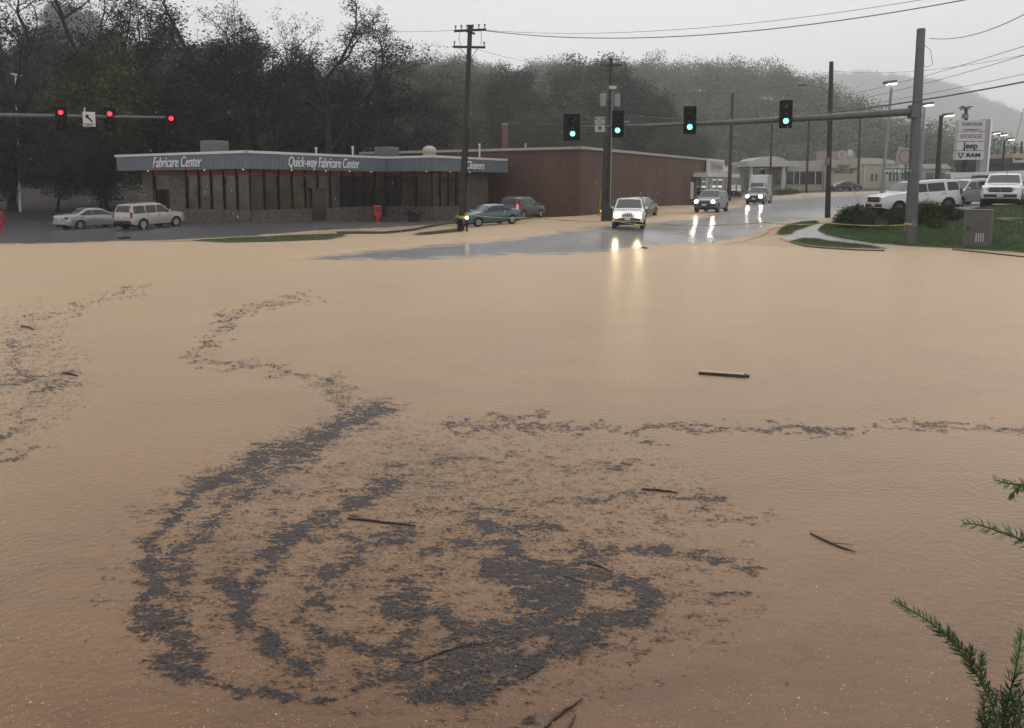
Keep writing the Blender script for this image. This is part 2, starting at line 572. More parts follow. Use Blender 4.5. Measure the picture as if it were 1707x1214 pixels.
sheet('woodland_floor', [(-4000, 60), (226, 60), (226, 367), (-4000, 383)], -130, -24, 56, 112, 1.0, .05, M_SOIL, ragged=1, fade=1)
sheet('dealer_lot', [(1600, 350), (1470, 356), (1448, 352), (1500, 338), (1560, 328), (1640, 320), (1760, 318), (1900, 330), (2400, 335), (2400, 350), (1900, 350), (1707, 347)], 20, 90, 42, 80, .3, .03, M_DLOT, ragged=1, fade=3)
sheet('mulch_bed', [(1385, 377), (1400, 364), (1450, 352), (1600, 350), (1628, 352), (1628, 372), (1590, 376), (1420, 379)], 18, 32, 38, 56, .15, .05, M_SOIL, ragged=1, fade=1)
sheet('sidewalk', [(1313, 394), (1326, 384), (1345, 376), (1368, 370), (1392, 366), (1400, 372), (1384, 386), (1402, 396), (1450, 405), (1520, 414), (1476, 416), (1425, 410), (1380, 407), (1322, 405), (1300, 398)],
      12, 26, 34, 58, .15, .035, M_WALKC, ragged=1.5, fade=10)
LAWN1 = [(1364, 385), (1372, 377), (1386, 373), (1420, 374), (1520, 373), (1600, 371), (1615, 352), (1640, 346), (1707, 343), (2100, 345), (2100, 430), (1707, 424), (1640, 417), (1590, 414), (1520, 411), (1455, 407), (1405, 399), (1380, 393)]
LAWN2 = [(1297, 388), (1304, 382), (1316, 376), (1335, 372), (1360, 370), (1364, 373), (1343, 380), (1322, 387), (1318, 392), (1300, 392)]
LAWN3 = [(1318, 404), (1340, 399), (1362, 400), (1382, 404), (1430, 409), (1474, 415), (1430, 414), (1375, 411), (1345, 408)]
M_LAWNS = M_TURF
for poly, x0, x1, y0, y1 in ((LAWN1, 14, 48, 36, 50), (LAWN2, 12, 20, 38, 52), (LAWN3, 11, 20, 35, 44)):
    sheet('lawn', poly, x0, x1, y0, y1, .12, .06, M_LAWNS, ragged=1.2, fade=1)
GRS = [(325, 402), (400, 397.5), (480, 394.5), (560, 391), (578, 393), (545, 400), (450, 403.5), (380, 405)]
GRS2 = [(690, 391.5), (730, 386.5), (766, 383), (768, 386), (740, 389), (700, 392.5)]
for poly in (GRS, GRS2):
    sheet('verge', poly, -20, -2, 36, 50, .1, .06, M_LAWNS, ragged=.8, fade=1)

# grass blades on the lawns : uncountable
M_GRASS = mat("grass_blade", (.055, .10, .03), .7, col2=(.10, .16, .05), vscale=.8)
def grass(name, polys, x0, x1, y0, y1, n, h, label, dark=False):
    rng = np.random.default_rng(7)
    X, Y = rng.uniform(x0, x1, n), rng.uniform(y0, y1, n)
    Z = hgt(X, Y)
    U, V = uvof(X, Y, Z)
    k = np.zeros(n, bool)
    for p in polys: k |= sdist(U, V, p) > 1.0
    k &= Z > -.02
    X, Y, Z = X[k], Y[k], Z[k] + .05
    m = len(X)
    a = rng.uniform(0, 6.28, m)
    H = h * rng.uniform(.5, 1.3, m) * (.6 + .8 * fbm(X * .6, Y * .6, 2))
    wv = .012 * rng.uniform(.7, 1.5, m)
    lx, ly = rng.normal(0, .4, m) * H, rng.normal(0, .4, m) * H
    A = np.stack([X - np.cos(a) * wv, Y - np.sin(a) * wv, Z], -1)
    B = np.stack([X + np.cos(a) * wv, Y + np.sin(a) * wv, Z], -1)
    C = np.stack([X + lx, Y + ly, Z + H], -1)
    V3 = np.stack([A, B, C], 1).reshape(-1, 3)
    o = np_mesh(name, V3, np.arange(m * 3).reshape(-1, 3), M_GRASS)
    tag(o, label, 'grass', kind='stuff')
grass('grass', [LAWN1, LAWN2, LAWN3], 11, 40, 34, 50, 260000, .10, 'green grass of the corner lawn behind the flooded kerb')
grass('verge_grass', [GRS, GRS2], -18, -2, 38, 50, 60000, .08, 'thin strip of grass between the dark lot and the muddy water')

# kerbs
def kerb(name, pts, w=.18, h=.14):
    mb = MB()
    P3 = []
    for u, v in pts:
        x, y = on_plane(u, v, .05)
        P3.append((x, y))
    fine = []
    for i in range(len(P3) - 1):
        for k in range(8):
            t = k / 8
            fine.append((P3[i][0] * (1 - t) + P3[i + 1][0] * t, P3[i][1] * (1 - t) + P3[i + 1][1] * t))
    fine.append(P3[-1])
    L, Rr = [], []
    for i, p in enumerate(fine):
        a, b = fine[max(i - 1, 0)], fine[min(i + 1, len(fine) - 1)]
        dx, dy = b[0] - a[0], b[1] - a[1]
        l = math.hypot(dx, dy) or 1
        nx, ny = -dy / l * w / 2, dx / l * w / 2
        z = max(gz(*p), 0)
        L.append(((p[0] + nx), (p[1] + ny), z)); Rr.append(((p[0] - nx), (p[1] - ny), z))
    n = len(fine)
    vs = [(x, y, z - .3) for x, y, z in L] + [(x, y, z + h) for x, y, z in L] + [(x, y, z + h) for x, y, z in Rr] + [(x, y, z - .3) for x, y, z in Rr]
    fs = []
    for i in range(n - 1):
        for k in range(3):
            fs.append((k * n + i, k * n + i + 1, (k + 1) * n + i + 1, (k + 1) * n + i))
    fs += [(0, n, 2 * n, 3 * n), (n - 1, 2 * n - 1, 3 * n - 1, 4 * n - 1)]
    mb.add(vs, fs)
    o = mb.build(name, M_CURB)
    o['kind'] = 'structure'
kerb('kerb', [(562, 392), (600, 391), (640, 390.5), (690, 387), (730, 382.5), (766, 379.5)])
kerb('kerb', [(1318, 406), (1345, 410), (1378, 413), (1430, 416), (1474, 417)], h=.06)
kerb('kerb', [(1590, 415), (1640, 420), (1707, 427), (1900, 444)], h=.05)

# painted lane lines on the road : thin sheets on the asphalt
M_PAINT = mat("worn_white_paint", (.42, .42, .42), .35, vary=.2, vscale=8)
def lane(pts, w):
    mb = MB()
    fine = []
    for i in range(len(pts) - 1):
        for k in range(10):
            t = k / 10
            fine.append((pts[i][0] * (1 - t) + pts[i + 1][0] * t, pts[i][1] * (1 - t) + pts[i + 1][1] * t))
    fine.append(pts[-1])
    W = []
    for u, v in fine:
        z = .3
        for _ in range(6):
            x, y = on_plane(u, v, z)
            z = z * .4 + gz(x, y) * .6
        W.append((x, y))
    vs, fs = [], []
    for i, p in enumerate(W):
        a, b = W[max(i - 1, 0)], W[min(i + 1, len(W) - 1)]
        dx, dy = b[0] - a[0], b[1] - a[1]
        l = math.hypot(dx, dy) or 1
        nx, ny = -dy / l * w / 2, dx / l * w / 2
        for s in (-1, 1):
            x, y = p[0] + nx * s, p[1] + ny * s
            vs.append((x, y, gz(x, y) + .035))
        if i: fs.append((2 * i - 2, 2 * i - 1, 2 * i + 1, 2 * i))
    mb.add(vs, fs)
    o = mb.build('lane_marking', M_PAINT)
    o['kind'] = 'structure'
lane([(960, 386), (1030, 386.5)], .12)
lane([(1098, 376), (1142, 371.5)], .12)
lane([(1112, 391.5), (1140, 386.5)], .12)
lane([(1232, 372), (1275, 371)], .12)
lane([(880, 396), (960, 401)], .12)
lane([(1250, 350), (1300, 342)], .12)

# ---------------------------------------------------------------- floating debris mat
STROKES = [
 ([(640,685),(560,715),(500,745),(440,755),(390,785),(340,810),(300,850),(270,890),(262,930),(255,970),(240,1010),(235,1050)], 17, 1.0),
 ([(560,725),(520,752),(470,775),(430,790)], 15, 1.0), ([(600,700),(530,740),(480,780),(400,830),(340,880),(300,930),(290,990)], 17, .78),
 ([(225,1040),(290,1050),(325,1085)], 22, 1.0), ([(275,1100),(330,1125)], 20, 1.05), ([(250, 1030), (300, 1040)], 18, .9),
 ([(300,1125),(380,1150),(480,1160),(560,1165),(640,1140),(700,1120)], 8, .92),
 ([(660,800),(620,830),(560,855),(500,880),(450,910),(440,950),(420,985),(400,1030),(440,1065),(480,1095),(540,1108)], 16, 1.0),
 ([(372,965),(395,1010),(410,1045)], 18, 1.05), ([(430,1070),(490,1105),(530,1110)], 14, 1.0),
 ([(680,890),(620,905),(560,955),(520,1000),(500,1040),(560,1070),(640,1080),(700,1060)], 13, .88), ([(530,980),(545,1010)], 14, .9),
 ([(590,900),(640,905),(670,900)], 14, .85), ([(560,880),(520,890)], 8, .8),
 ([(770,900),(830,915),(880,935)], 14, 1.0), ([(775,865),(800,880),(860,880),(930,885)], 8, 1.0), ([(700,925),(760,912)], 6, .8),
 ([(820,950),(900,960),(980,950),(1060,970),(1090,1000),(1050,1020),(980,1040),(920,1060)], 22, 1.1), ([(960,920),(1020,915)], 12, .9),
 ([(900,985),(960,990),(900,1030)], 26, 1.1),
 ([(680,970),(700,1010),(760,1040),(850,1050),(900,1030),(860,985)], 19, 1.0), ([(650,1010),(700,1030)], 18, 1.0),
 ([(700,1150),(760,1160),(820,1140),(880,1110),(950,1070),(990,1050)], 20, 1.1), ([(740,1100),(820,1070),(900,1050)], 17, 1.0), ([(740,1130),(800,1110),(860,1090)], 18, 1.05),
 ([(560,1070),(640,1090),(700,1100),(740,1120)], 12, .9), ([(620,1140),(700,1115)], 10, .9),
 ([(1060,915),(1120,925),(1180,932),(1230,937)], 6, .9), ([(1190,985),(1250,992)], 6, .85), ([(1180,865),(1240,868),(1300,855)], 4, .75), ([(1240,945),(1285,952)], 5, .8),
 ([(1040,1110),(1060,1080)], 8, .75), ([(850,1210),(890,1190)], 9, .9),
 ([(750,715),(870,715),(960,713),(1050,716),(1130,710),(1200,714),(1240,716),(1310,710),(1400,717),(1500,710),(1600,714),(1760,711)], 3.6, .86),
 ([(1280,709),(1330,712),(1410,717)], 4, 1.1), ([(860,716),(900,716)], 3.5, 1.1),
 ([(0,738),(35,715)], 5, 1.0), ([(0,770),(50,755),(70,745)], 4, .7), ([(48,652),(90,645),(125,636)], 3.2, 1.15), ([(20,690),(45,712)], 4, .7), ([(15,565),(30,585),(20,610),(50,630)], 6, .78),
 ([(50,530),(120,518),(180,495),(240,480)], 3.5, .7), ([(0,640),(60,632),(110,625)], 5, .75),
 ([(320,600),(350,572),(372,540),(400,520),(480,500),(520,495)], 4.5, .70), ([(320,602),(420,605),(480,620),(550,645)], 4, .70), ([(345,575),(352,570)], 4, 1.0), ([(372,522),(380,550)], 5, .85),
 ([(560,640),(575,700)], 14, .66), ([(1000,780),(1060,768)], 5, .85), ([(1080,737),(1100,741)], 4, .9), ([(640,775),(740,765),(840,770)], 4, .75),
 ([(1000,828),(1080,818)], 4, .85), ([(1100,828),(1200,832)], 5, .82), ([(820,700),(900,690)], 5, .72), ([(620,805),(655,803)], 6, .95), ([(700,860),(780,850),(880,840),(1000,828)], 4, .85),
 ([(1160,820),(1190,845)], 5, .75), ([(440,850),(470,870)], 8, .75), ([(400,815),(470,820)], 8, .75), ([(640,880), (700, 905)], 8, .8)]
def debris_density(U, V):
    D = np.zeros(U.shape)
    for pl, w, s in STROKES:
        d = np.full(U.shape, 1e9)
        for i in range(len(pl) - 1):
            x1, y1 = pl[i]; x2, y2 = pl[i + 1]
            dx, dy = x2 - x1, (y2 - y1)
            t = np.clip(((U - x1) * dx + (V - y1) * dy) / (dx * dx + dy * dy + 1e-9), 0, 1)
            d = np.minimum(d, np.hypot(U - x1 - t * dx, (V - y1 - t * dy) * 1.25))
        D = np.maximum(D, s * np.exp(-(d / (w * 1.22)) ** 2 * .69))
    e = ((U - 720) / 560) ** 2 + ((V - 950) / 260) ** 2
    D = np.maximum(D, .40 * np.clip(1.25 - e, 0, 1))
    e = ((U - 40) / 120) ** 2 + ((V - 620) / 130) ** 2
    D = np.maximum(D, .30 * np.clip(1.2 - e, 0, 1))
    return D
def matness(U, V, XX, YY):
    wx, wy = (fbm(XX * 3.5, YY * 4.5, 31) - .5), (fbm(XX * 3.5, YY * 4.5, 32) - .5)
    fx, fy = (fbm(XX * 15, YY * 22, 33, 3) - .5), (fbm(XX * 15, YY * 22, 34, 3) - .5)
    D = debris_density(U + wx * 56 + fx * 34, V + wy * 36 + fy * 20)
    nz = .24 * fbm(XX * 5, YY * 10, 11, 3) + .34 * fbm(XX * 15 + fx * 2, YY * 34, 12, 3) + .42 * fbm(XX * 46, YY * 70, 13, 3)
    return D, D * .86 + (nz - .5) * 2.6
vv = np.arange(470, 1230, 1.3)
uu = np.arange(-20, 1760, 1.7)
U, V = np.meshgrid(uu, vv)
XX, YY = on_plane(U, V, 0.0)
D, T = matness(U, V, XX, YY)
keep = (T > .40) & (D > .08)
cover = np.clip((T - .42) / .42, 0, 1)
cover = cover * cover * (3 - 2 * cover)
ZZ = .0012 + (.0045 * fbm(XX * 70, YY * 70, 15, 2) + .003) * cover
idx = np.arange(U.size).reshape(U.shape)
q = np.stack([idx[:-1, :-1], idx[:-1, 1:], idx[1:, 1:], idx[1:, :-1]], -1).reshape(-1, 4)
q = q[keep.ravel()[q].sum(1) >= 2]
used = np.unique(q); rm = np.full(U.size, -1); rm[used] = np.arange(len(used))
jx = (vnoise(XX * 200, YY * 200, 21) - .5) * .006
VZ = np.stack([(XX + jx).ravel(), YY.ravel(), ZZ.ravel()], -1)[used]
M_DEB = wet_material("sodden_leaf_litter", (.026, .020, .019), (.080, .064, .058), .6, True, 26, .5, asheen=.12, fsc=(34, (1, 1.7, 1), 1.5), basc=(42, (1, 1.4, 1)))
o = np_mesh('debris_mat', VZ, rm[q], M_DEB, smooth=True)
at_ = o.data.attributes.new('mud', 'FLOAT', 'POINT')
at_.data.foreach_set('value', (1 - cover).ravel()[used].astype(np.float32))
tag(o, 'dark swirling mats of sodden litter floating on the brown water', 'debris', kind='stuff')
# loose chips around the mats
rng = np.random.default_rng(3)
n = 330000
cu, cv = rng.uniform(-20, 1740, n), 470 + 760 * rng.uniform(0, 1, n) ** .8
cx, cy = on_plane(cu, cv, 0.0)
cD, cT = matness(cu, cv, cx, cy)
k = rng.uniform(0, 1, n) < np.where(cD > .12, np.clip((cT - .42) * .9, 0.003, .45), .002)
cx, cy = cx[k], cy[k]
m_ = len(cx)
ang = rng.uniform(0, 6.28, m_)
ln = rng.gamma(2.0, .0028, m_) + .002
wd = ln * rng.uniform(.15, .6, m_)
px = cy / 1330 * .8
wd = np.maximum(wd, px * .45)
ln = np.maximum(ln, px)
c, s = np.cos(ang), np.sin(ang)
z0 = rng.uniform(.004, .012, m_)
corners = [(-1, -.3), (-.2, -1), (1, .2), (.1, 1)]
V4 = np.stack([np.stack([cx + c * ln * a - s * wd * b, cy + s * ln * a + c * wd * b, z0 + rng.uniform(0, .006, m_)], -1) for a, b in corners], 1).reshape(-1, 3)
M_CHIP = mat("bark_chip", (.030, .023, .022), .5, col2=(.075, .06, .055), vscale=30)
o = np_mesh('bark_chips', V4, np.arange(m_ * 4).reshape(-1, 4), M_CHIP)
tag(o, 'countless small dark bark chips and bits drifting around the mats', 'debris', kind='stuff')
# splash crowns and froth flecks of the rain
n = 9000
su, sv = rng.uniform(-10, 1720, n), 440 + 790 * rng.uniform(0, 1, n) ** .75
sx_, sy_ = on_plane(su, sv, 0.0)
r_ = np.maximum(.003, sy_ / 1330 * .5) * rng.uniform(.4, 1.5, n)
r_ = r_ * np.where(rng.uniform(0, 1, n) < .05, 1.8, 1)
th = rng.uniform(0, 6.28, n)
vs = []
for k in range(3):
    vs.append(np.stack([sx_ + r_ * np.cos(th + k * 2.09) * 1.5, sy_ + r_ * np.sin(th + k * 2.09), np.full(n, .001)], -1))
vs.append(np.stack([sx_, sy_, r_ * 1.1], -1))
V4 = np.stack(vs, 1).reshape(-1, 3)
bi = np.arange(n)[:, None] * 4
tri = np.concatenate([bi + np.array([[0, 1, 3]]), bi + np.array([[1, 2, 3]]), bi + np.array([[2, 0, 3]])])
M_SPL = mat("splash_water", (.66, .57, .46), .2, col2=(.42, .31, .22), vscale=2)
o = np_mesh('rain_splashes', V4, tri, M_SPL)
tag(o, 'tiny pale splashes where raindrops hit the muddy water', 'splashes', kind='stuff')

# twigs and planks afloat
M_TWIG = mat("wet_bark", (.020, .014, .012), .4, vary=.4, vscale=30)
def twig(pts, r, label, name='twig', grp='twigs afloat on the muddy water', side=None, m=None):
    W = [on_plane(u, v, .006) for u, v in pts]
    o0 = W[0]
    t = thing(name, (o0[0], o0[1], 0), 0, label, name, grp)
    mb = MB()
    fine = []
    random.seed(int(pts[0][0]))
    for i in range(len(W) - 1):
        for k in range(4):
            q = k / 4
            fine.append(Vector((W[i][0] * (1 - q) + W[i + 1][0] * q - o0[0] + random.gauss(0, r * .35), W[i][1] * (1 - q) + W[i + 1][1] * q - o0[1] + random.gauss(0, r * .35), .006 + random.uniform(0, r * .6))))
    fine.append(Vector((W[-1][0] - o0[0], W[-1][1] - o0[1], .008)))
    n = len(fine)
    mb.tube(fine, [r * (.45 + .75 * math.sin(math.pi * min(1, (i + 1) / n * .8 + .15))) for i in range(n)], 6)
    mb.build('stem', m or M_TWIG, t, 60)
    if side:
        mb = MB()
        i, du, dv = side
        a = fine[i]
        u, v = uvof(a.x + o0[0], a.y + o0[1], 0)
        x, y = on_plane(u + du, v + dv, .01)
        mb.tube([a, Vector((x - o0[0], y - o0[1], .02))], [r * .5, r * .2], 5)
        mb.build('side_shoot', m or M_TWIG, t, 60)
twig([(580, 865), (625, 869), (665, 874), (690, 877)], .010, 'long dark stick left of the swirl centre, pointing right')
twig([(690, 1106), (730, 1090), (775, 1077), (815, 1072)], .007, 'thin curved stick lying across the lower dark mat')
twig([(906, 1214), (935, 1190), (971, 1165)], .007, 'black stick poking up from the bottom edge of the photo', side=(5, 14, 6))
twig([(1352, 890), (1378, 903), (1400, 912), (1426, 921)], .009, 'slanted twig with a fork floating alone right of the swirl', side=(5, 38, 3))
twig([(1070, 816), (1100, 818), (1130, 821)], .010, 'straight twig above the right end of the swirl')
twig([(980, 939), (1000, 945), (1021, 954)], .007, 'short black twig on the upper rim of the densest mat')
twig([(940, 961), (962, 968), (983, 976)], .004, 'slim faint twig inside the densest mat')
twig([(106, 622), (117, 624), (129, 627)], .022, 'short stubby stick at the far left of the flood')
twig([(36, 545), (47, 546), (57, 550)], .025, 'small pale brown stick near the upper left of the flood', m=mat("pale_bark", (.10, .07, .055), .6))
twig([(905, 1110), (890, 1120), (870, 1132)], .006, 'short twig on the lower right fringe of the dark mat')
twig([(948, 1214), (954, 1203), (960, 1192)], .005, 'reddish twig beside the black stick at the bottom edge', m=mat("red_bark", (.07, .03, .022), .5))
def plank():
    a, b = on_plane(1165, 620, .03), on_plane(1248, 626, .03)
    c = ((a[0] + b[0]) / 2, (a[1] + b[1]) / 2)
    an = math.atan2(b[1] - a[1], b[0] - a[0])
    L = math.hypot(b[0] - a[0], b[1] - a[1])
    t = thing('plank', (c[0], c[1], 0), an, 'weathered wooden plank with pale top floating mid flood', 'plank')
    mb = MB()
    mb.box((-.02, 0, .015), (L * .94, .15, .06), bev=.006)
    mb.prism([(L * .45, -.05, -.01), (L * .52, -.015, -.01), (L * .45, .05, -.01)], (0, 0, .05))
    mb.build('board', mat("rotten_wood", (.045, .028, .02), .7, vary=.4, vscale=12, stretch=(1, 6, 6)), t, 40)
    mb = MB()
    mb.box((-.03, .01, .0475), (L * .9, .125, .004))
    mb.build('pale_face', mat("pale_wood", (.42, .34, .25), .6, vary=.3, vscale=14, stretch=(1, 8, 8)), t)
plank()
# bits stranded at the edge of the road
t = G(1189, 41.5)
def scrap(u, v, d, m, label):
    z = .0
    for _ in range(5):
        x, y = on_plane(u, v, z); z = max(gz(x, y), 0)
    o = thing('litter', (x, y, z + .03), random.uniform(0, 3), label, 'litter')
    mb = MB(); mb.box((0, 0, d[2] / 2), d, bev=d[2] * .3); mb.box((d[0] * .3, d[1] * .3, d[2]), (d[0] * .5, d[1] * .4, d[2] * .6), rz=.6, bev=.01)
    mb.build('lump', m, o, 40)
scrap(1189, 406, (.11, .09, .12), mat("pale_plastic", (.7, .7, .68), .3), 'small pale scrap on the wet road edge near the green corner')
scrap(1075, 415, (.35, .12, .05), M_TWIG, 'dark clump of twigs where the water meets the road')
scrap(207, 399, (.62, .3, .10), mat("dark_rubber", (.012, .012, .014), .5), 'low dark block on the lot edge below the tan wagon')
# ================================================================ buildings
M_STEEL = mat("grey_metal", (.16, .16, .165), .45, .5, vary=.15, vscale=5)
M_WPOLE = mat("treated_pole", (.030, .025, .023), .75, vary=.45, vscale=3, stretch=(6, 6, .5), bump=.4, bscale=30)
M_BLACK = mat("black_metal", (.006, .006, .007), .6, spec=.15)
M_GLASSD = mat("dark_glass", (.010, .012, .013), .06, spec=.7)
M_SHOP = mat("shop_glass", (.060, .050, .028), .18, vary=.7, vscale=.8, spec=.6)
M_WHITE = mat("white_trim", (.62, .62, .62), .4, vary=.06, vscale=3)
M_FASC = mat("blue_grey_metal", (.14, .16, .195), .4, vary=.08, vscale=1.2)
M_STONE = mat("fieldstone", (.055, .042, .033), .75, col2=(.17, .135, .105), vscale=3.2, bump=.8, bscale=6)
M_REDB = mat("red_panel", (.26, .045, .03), .5, vary=.25, vscale=2)
M_SOFF = mat("soffit", (.10, .09, .085), .7)
M_ROOF = mat("gravel_roof", (.14, .14, .14), .8, vary=.2, vscale=1)
def brickmat(name, c1, c2, mort, scale=4.0):
    m = bpy.data.materials.new(name)
    m.use_nodes = True
    N, L = m.node_tree.nodes, m.node_tree.links
    b = N['Principled BSDF']
    b.inputs['Roughness'].default_value = .7
    tc = N.new("ShaderNodeTexCoord")
    sp = N.new("ShaderNodeSeparateXYZ"); L.new(tc.outputs['Object'], sp.inputs[0])
    ad = N.new("ShaderNodeMath"); ad.operation = 'SUBTRACT'
    L.new(sp.outputs[0], ad.inputs[0]); L.new(sp.outputs[1], ad.inputs[1])
    cb = N.new("ShaderNodeCombineXYZ"); L.new(ad.outputs[0], cb.inputs[0]); L.new(sp.outputs[2], cb.inputs[1])
    br = N.new("ShaderNodeTexBrick")
    br.inputs['Scale'].default_value = scale
    br.inputs['Color1'].default_value = (*c1, 1); br.inputs['Color2'].default_value = (*c2, 1); br.inputs['Mortar'].default_value = (*mort, 1)
    br.inputs['Mortar Size'].default_value = .03
    L.new(cb.outputs[0], br.inputs['Vector'])
    nz = N.new("ShaderNodeTexNoise"); nz.inputs['Scale'].default_value = .5; nz.inputs['Detail'].default_value = 6
    mp = N.new("ShaderNodeMapping"); mp.inputs['Scale'].default_value = (1, 1, .35); L.new(tc.outputs['Object'], mp.inputs[0]); L.new(mp.outputs[0], nz.inputs['Vector'])
    mr = N.new("ShaderNodeMapRange"); mr.inputs['From Min'].default_value = .3; mr.inputs['From Max'].default_value = .7
    mr.inputs['To Min'].default_value = .72; mr.inputs['To Max'].default_value = 1.2; L.new(nz.outputs[0], mr.inputs[0])
    vm = N.new("ShaderNodeVectorMath"); vm.operation = 'SCALE'
    L.new(br.outputs[0], vm.inputs[0]); L.new(mr.outputs[0], vm.inputs['Scale'])
    L.new(vm.outputs[0], b.inputs['Base Color'])
    return m
M_BRICK = brickmat("dark_red_brick", (.118, .047, .032), (.080, .031, .021), (.09, .064, .050))
M_BRICK2 = brickmat("pink_brick", (.22, .08, .07), (.16, .06, .055), (.16, .12, .11))

# ---- dry cleaner's shop with the blue-grey fascia
S0 = Vector((GX(410, 53, 5), 53, 0))
e1 = Vector((.54, .842, 0)); e2 = Vector((-.842, .54, 0))
SA = math.atan2(.842, .54)
zf = .45
zt, zb_ = ZV(251, 53), ZV(281.5, 53)
shop = thing('shop_building', S0, SA, 'long single storey cleaning shop with blue grey fascia and cursive lettering', 'building')
OUT = [(0, 14.8), (0, 0), (13.75, 0), (13.75, -4.9), (24.05, -4.9), (24.05, 14.8)]
def offset_poly(poly, d):
    n = len(poly); out = []
    for i in range(n):
        a, b, c = poly[i - 1], poly[i], poly[(i + 1) % n]
        e = (b[0] - a[0], b[1] - a[1]); f = (c[0] - b[0], c[1] - b[1])
        le, lf = math.hypot(*e), math.hypot(*f)
        n1 = (-e[1] / le, e[0] / le); n2 = (-f[1] / lf, f[0] / lf)
        out.append((b[0] + d * (n1[0] + n2[0]), b[1] + d * (n1[1] + n2[1])))
    return out
INN = offset_poly(OUT, 1.3)
mb = MB()
mb.prism([(x, y, zb_ + .02) for x, y in offset_poly(OUT, .12)], (0, 0, .10))
mb.build('soffit', M_SOFF, shop)
mb = MB()
mb.prism([(x, y, zt - .25) for x, y in offset_poly(OUT, .13)], (0, 0, .1))
mb.build('roof', M_ROOF, shop)
# ribbed fascia
mb = MB()
n = len(OUT)
for i in range(n):
    a, b = Vector((*OUT[i], 0)), Vector((*OUT[(i + 1) % n], 0))
    d = (b - a); L = d.length; d.normalize()
    nrm = Vector((d.y, -d.x, 0))
    k = int(L / .24)
    pts = []
    for j in range(k):
        s0 = L * j / k; s1 = L * (j + .5) / k; s2 = L * (j + .62) / k; s3 = L * (j + .88) / k
        for s_, o_ in ((s0, 0), (s1, 0), (s2, .05), (s3, .05)): pts.append(a + d * s_ + nrm * o_)
    pts.append(b)
    m_ = len(pts)
    mb.add([p + Vector((0, 0, zb_)) for p in pts] + [p + Vector((0, 0, zt - .17)) for p in pts],
           [(j, j + 1, j + 1 + m_, j + m_) for j in range(m_ - 1)])
mb.build('fascia', M_FASC, shop)
mb = MB()
for i in range(n):
    a, b = Vector((*OUT[i], 0)), Vector((*OUT[(i + 1) % n], 0))
    d = (b - a); L = d.length; d.normalize()
    c = (a + b) / 2 + Vector((d.y, -d.x, 0)) * .02
    mb.box((c.x, c.y, zt - .08), (L + .2 if i in (0, 1) else L - .16, .16, .17), rz=math.atan2(d.y, d.x))
mb.build('coping', M_WHITE, shop)
# walls
mb = MB()
zw0 = -.4
def wallseg(mb, p, q, z0, z1, th=.2, inset=0.0):
    a, b = Vector((*p, 0)), Vector((*q, 0))
    d = b - a; L = d.length; d.normalize()
    nrm = Vector((-d.y, d.x, 0))
    c = (a + b) / 2 + nrm * (th / 2 + inset)
    mb.box((c.x, c.y, (z0 + z1) / 2), (L, th, z1 - z0), rz=math.atan2(d.y, d.x))
wallseg(mb, INN[3], INN[4], zw0, zb_ + .02)        # closed stone end wall is partly windows below
mb2 = MB()
A_, C_, B_, K_, D_, E_ = INN
mb = MB()
wallseg(mb, E_, A_, zw0, zb_); wallseg(mb, D_, E_, zw0, zb_)
mb.build('wall', mat("plain_block_wall", (.10, .085, .075), .8, vary=.2), shop)
def lerp2(a, b, t): return (a[0] + (b[0] - a[0]) * t, a[1] + (b[1] - a[1]) * t)
sill = zf + .80
stone = MB()
wallseg(stone, C_, B_, zw0, sill, .35, -.12)
wallseg(stone, B_, K_, zw0, sill, .35, -.12)
wallseg(stone, K_, lerp2(K_, D_, .55), zw0, sill, .35, -.12)
wallseg(stone, lerp2(K_, D_, .55), D_, zw0, zb_, .35, -.12)
# left wing: positions measured along the wing from the near corner (C_) to the far end (A_)
Lw = math.hypot(A_[0] - C_[0], A_[1] - C_[1])
def onwing(u):
    best = None
    for k in range(400):
        t = k / 400
        p = lerp2(A_, C_, t)
        w = S0 + e1 * p[0] + e2 * p[1]
        uu_ = uvof(w.x, w.y, 2.5)[0]
        if best is None or abs(uu_ - u) < best[0]: best = (abs(uu_ - u), t)
    return best[1]
t228, t257, t284, t311 = [onwing(u) for u in (228, 257, 284, 311)]
wallseg(stone, lerp2(A_, C_, t228), lerp2(A_, C_, t257), zw0, zb_, .35, -.12)
wallseg(stone, lerp2(A_, C_, t284), lerp2(A_, C_, t311), zw0, zb_, .35, -.12)
wallseg(stone, lerp2(A_, C_, t311), C_, zw0, sill, .35, -.12)
stone.build('stone_wall', M_STONE, shop)
def window_run(a, b, nseg, z0, z1, red=True, glass=None, darks=()):
    d = Vector((b[0] - a[0], b[1] - a[1], 0)); L = d.length; ang = math.atan2(d.y, d.x); d.normalize()
    for k in range(nseg):
        p, q = lerp2(a, b, k / nseg), lerp2(a, b, (k + 1) / nseg)
        g = MB(); wallseg(g, p, q, z0, z1 - .42 if red else z1, .04, .06)
        w_ = g.build('window', glass if glass and k not in darks else (M_GLASSD if k in darks else M_SHOP), shop)
        f = MB()
        f.box((p[0], p[1], (z0 + z1) / 2), (.08, .12, z1 - z0), rz=ang)
        fr = f.build('frame', M_BLACK, w_)
    if red:
        g = MB(); wallseg(g, a, b, z1 - .42, z1, .05, .03)
        g.build('transom_panel', M_REDB, shop)
zh = zb_ + .01
window_run(lerp2(A_, C_, t311), C_, 5, sill, zh, darks=())
window_run(C_, B_, 11, sill, zh, darks=(6, 7, 8, 9))
window_run(B_, K_, 3, sill, zh, darks=(0,))
window_run(K_, lerp2(K_, D_, .55), 4, sill, zh, darks=())
window_run(lerp2(A_, C_, t257), lerp2(A_, C_, t284), 1, zf + 2.2, zh)
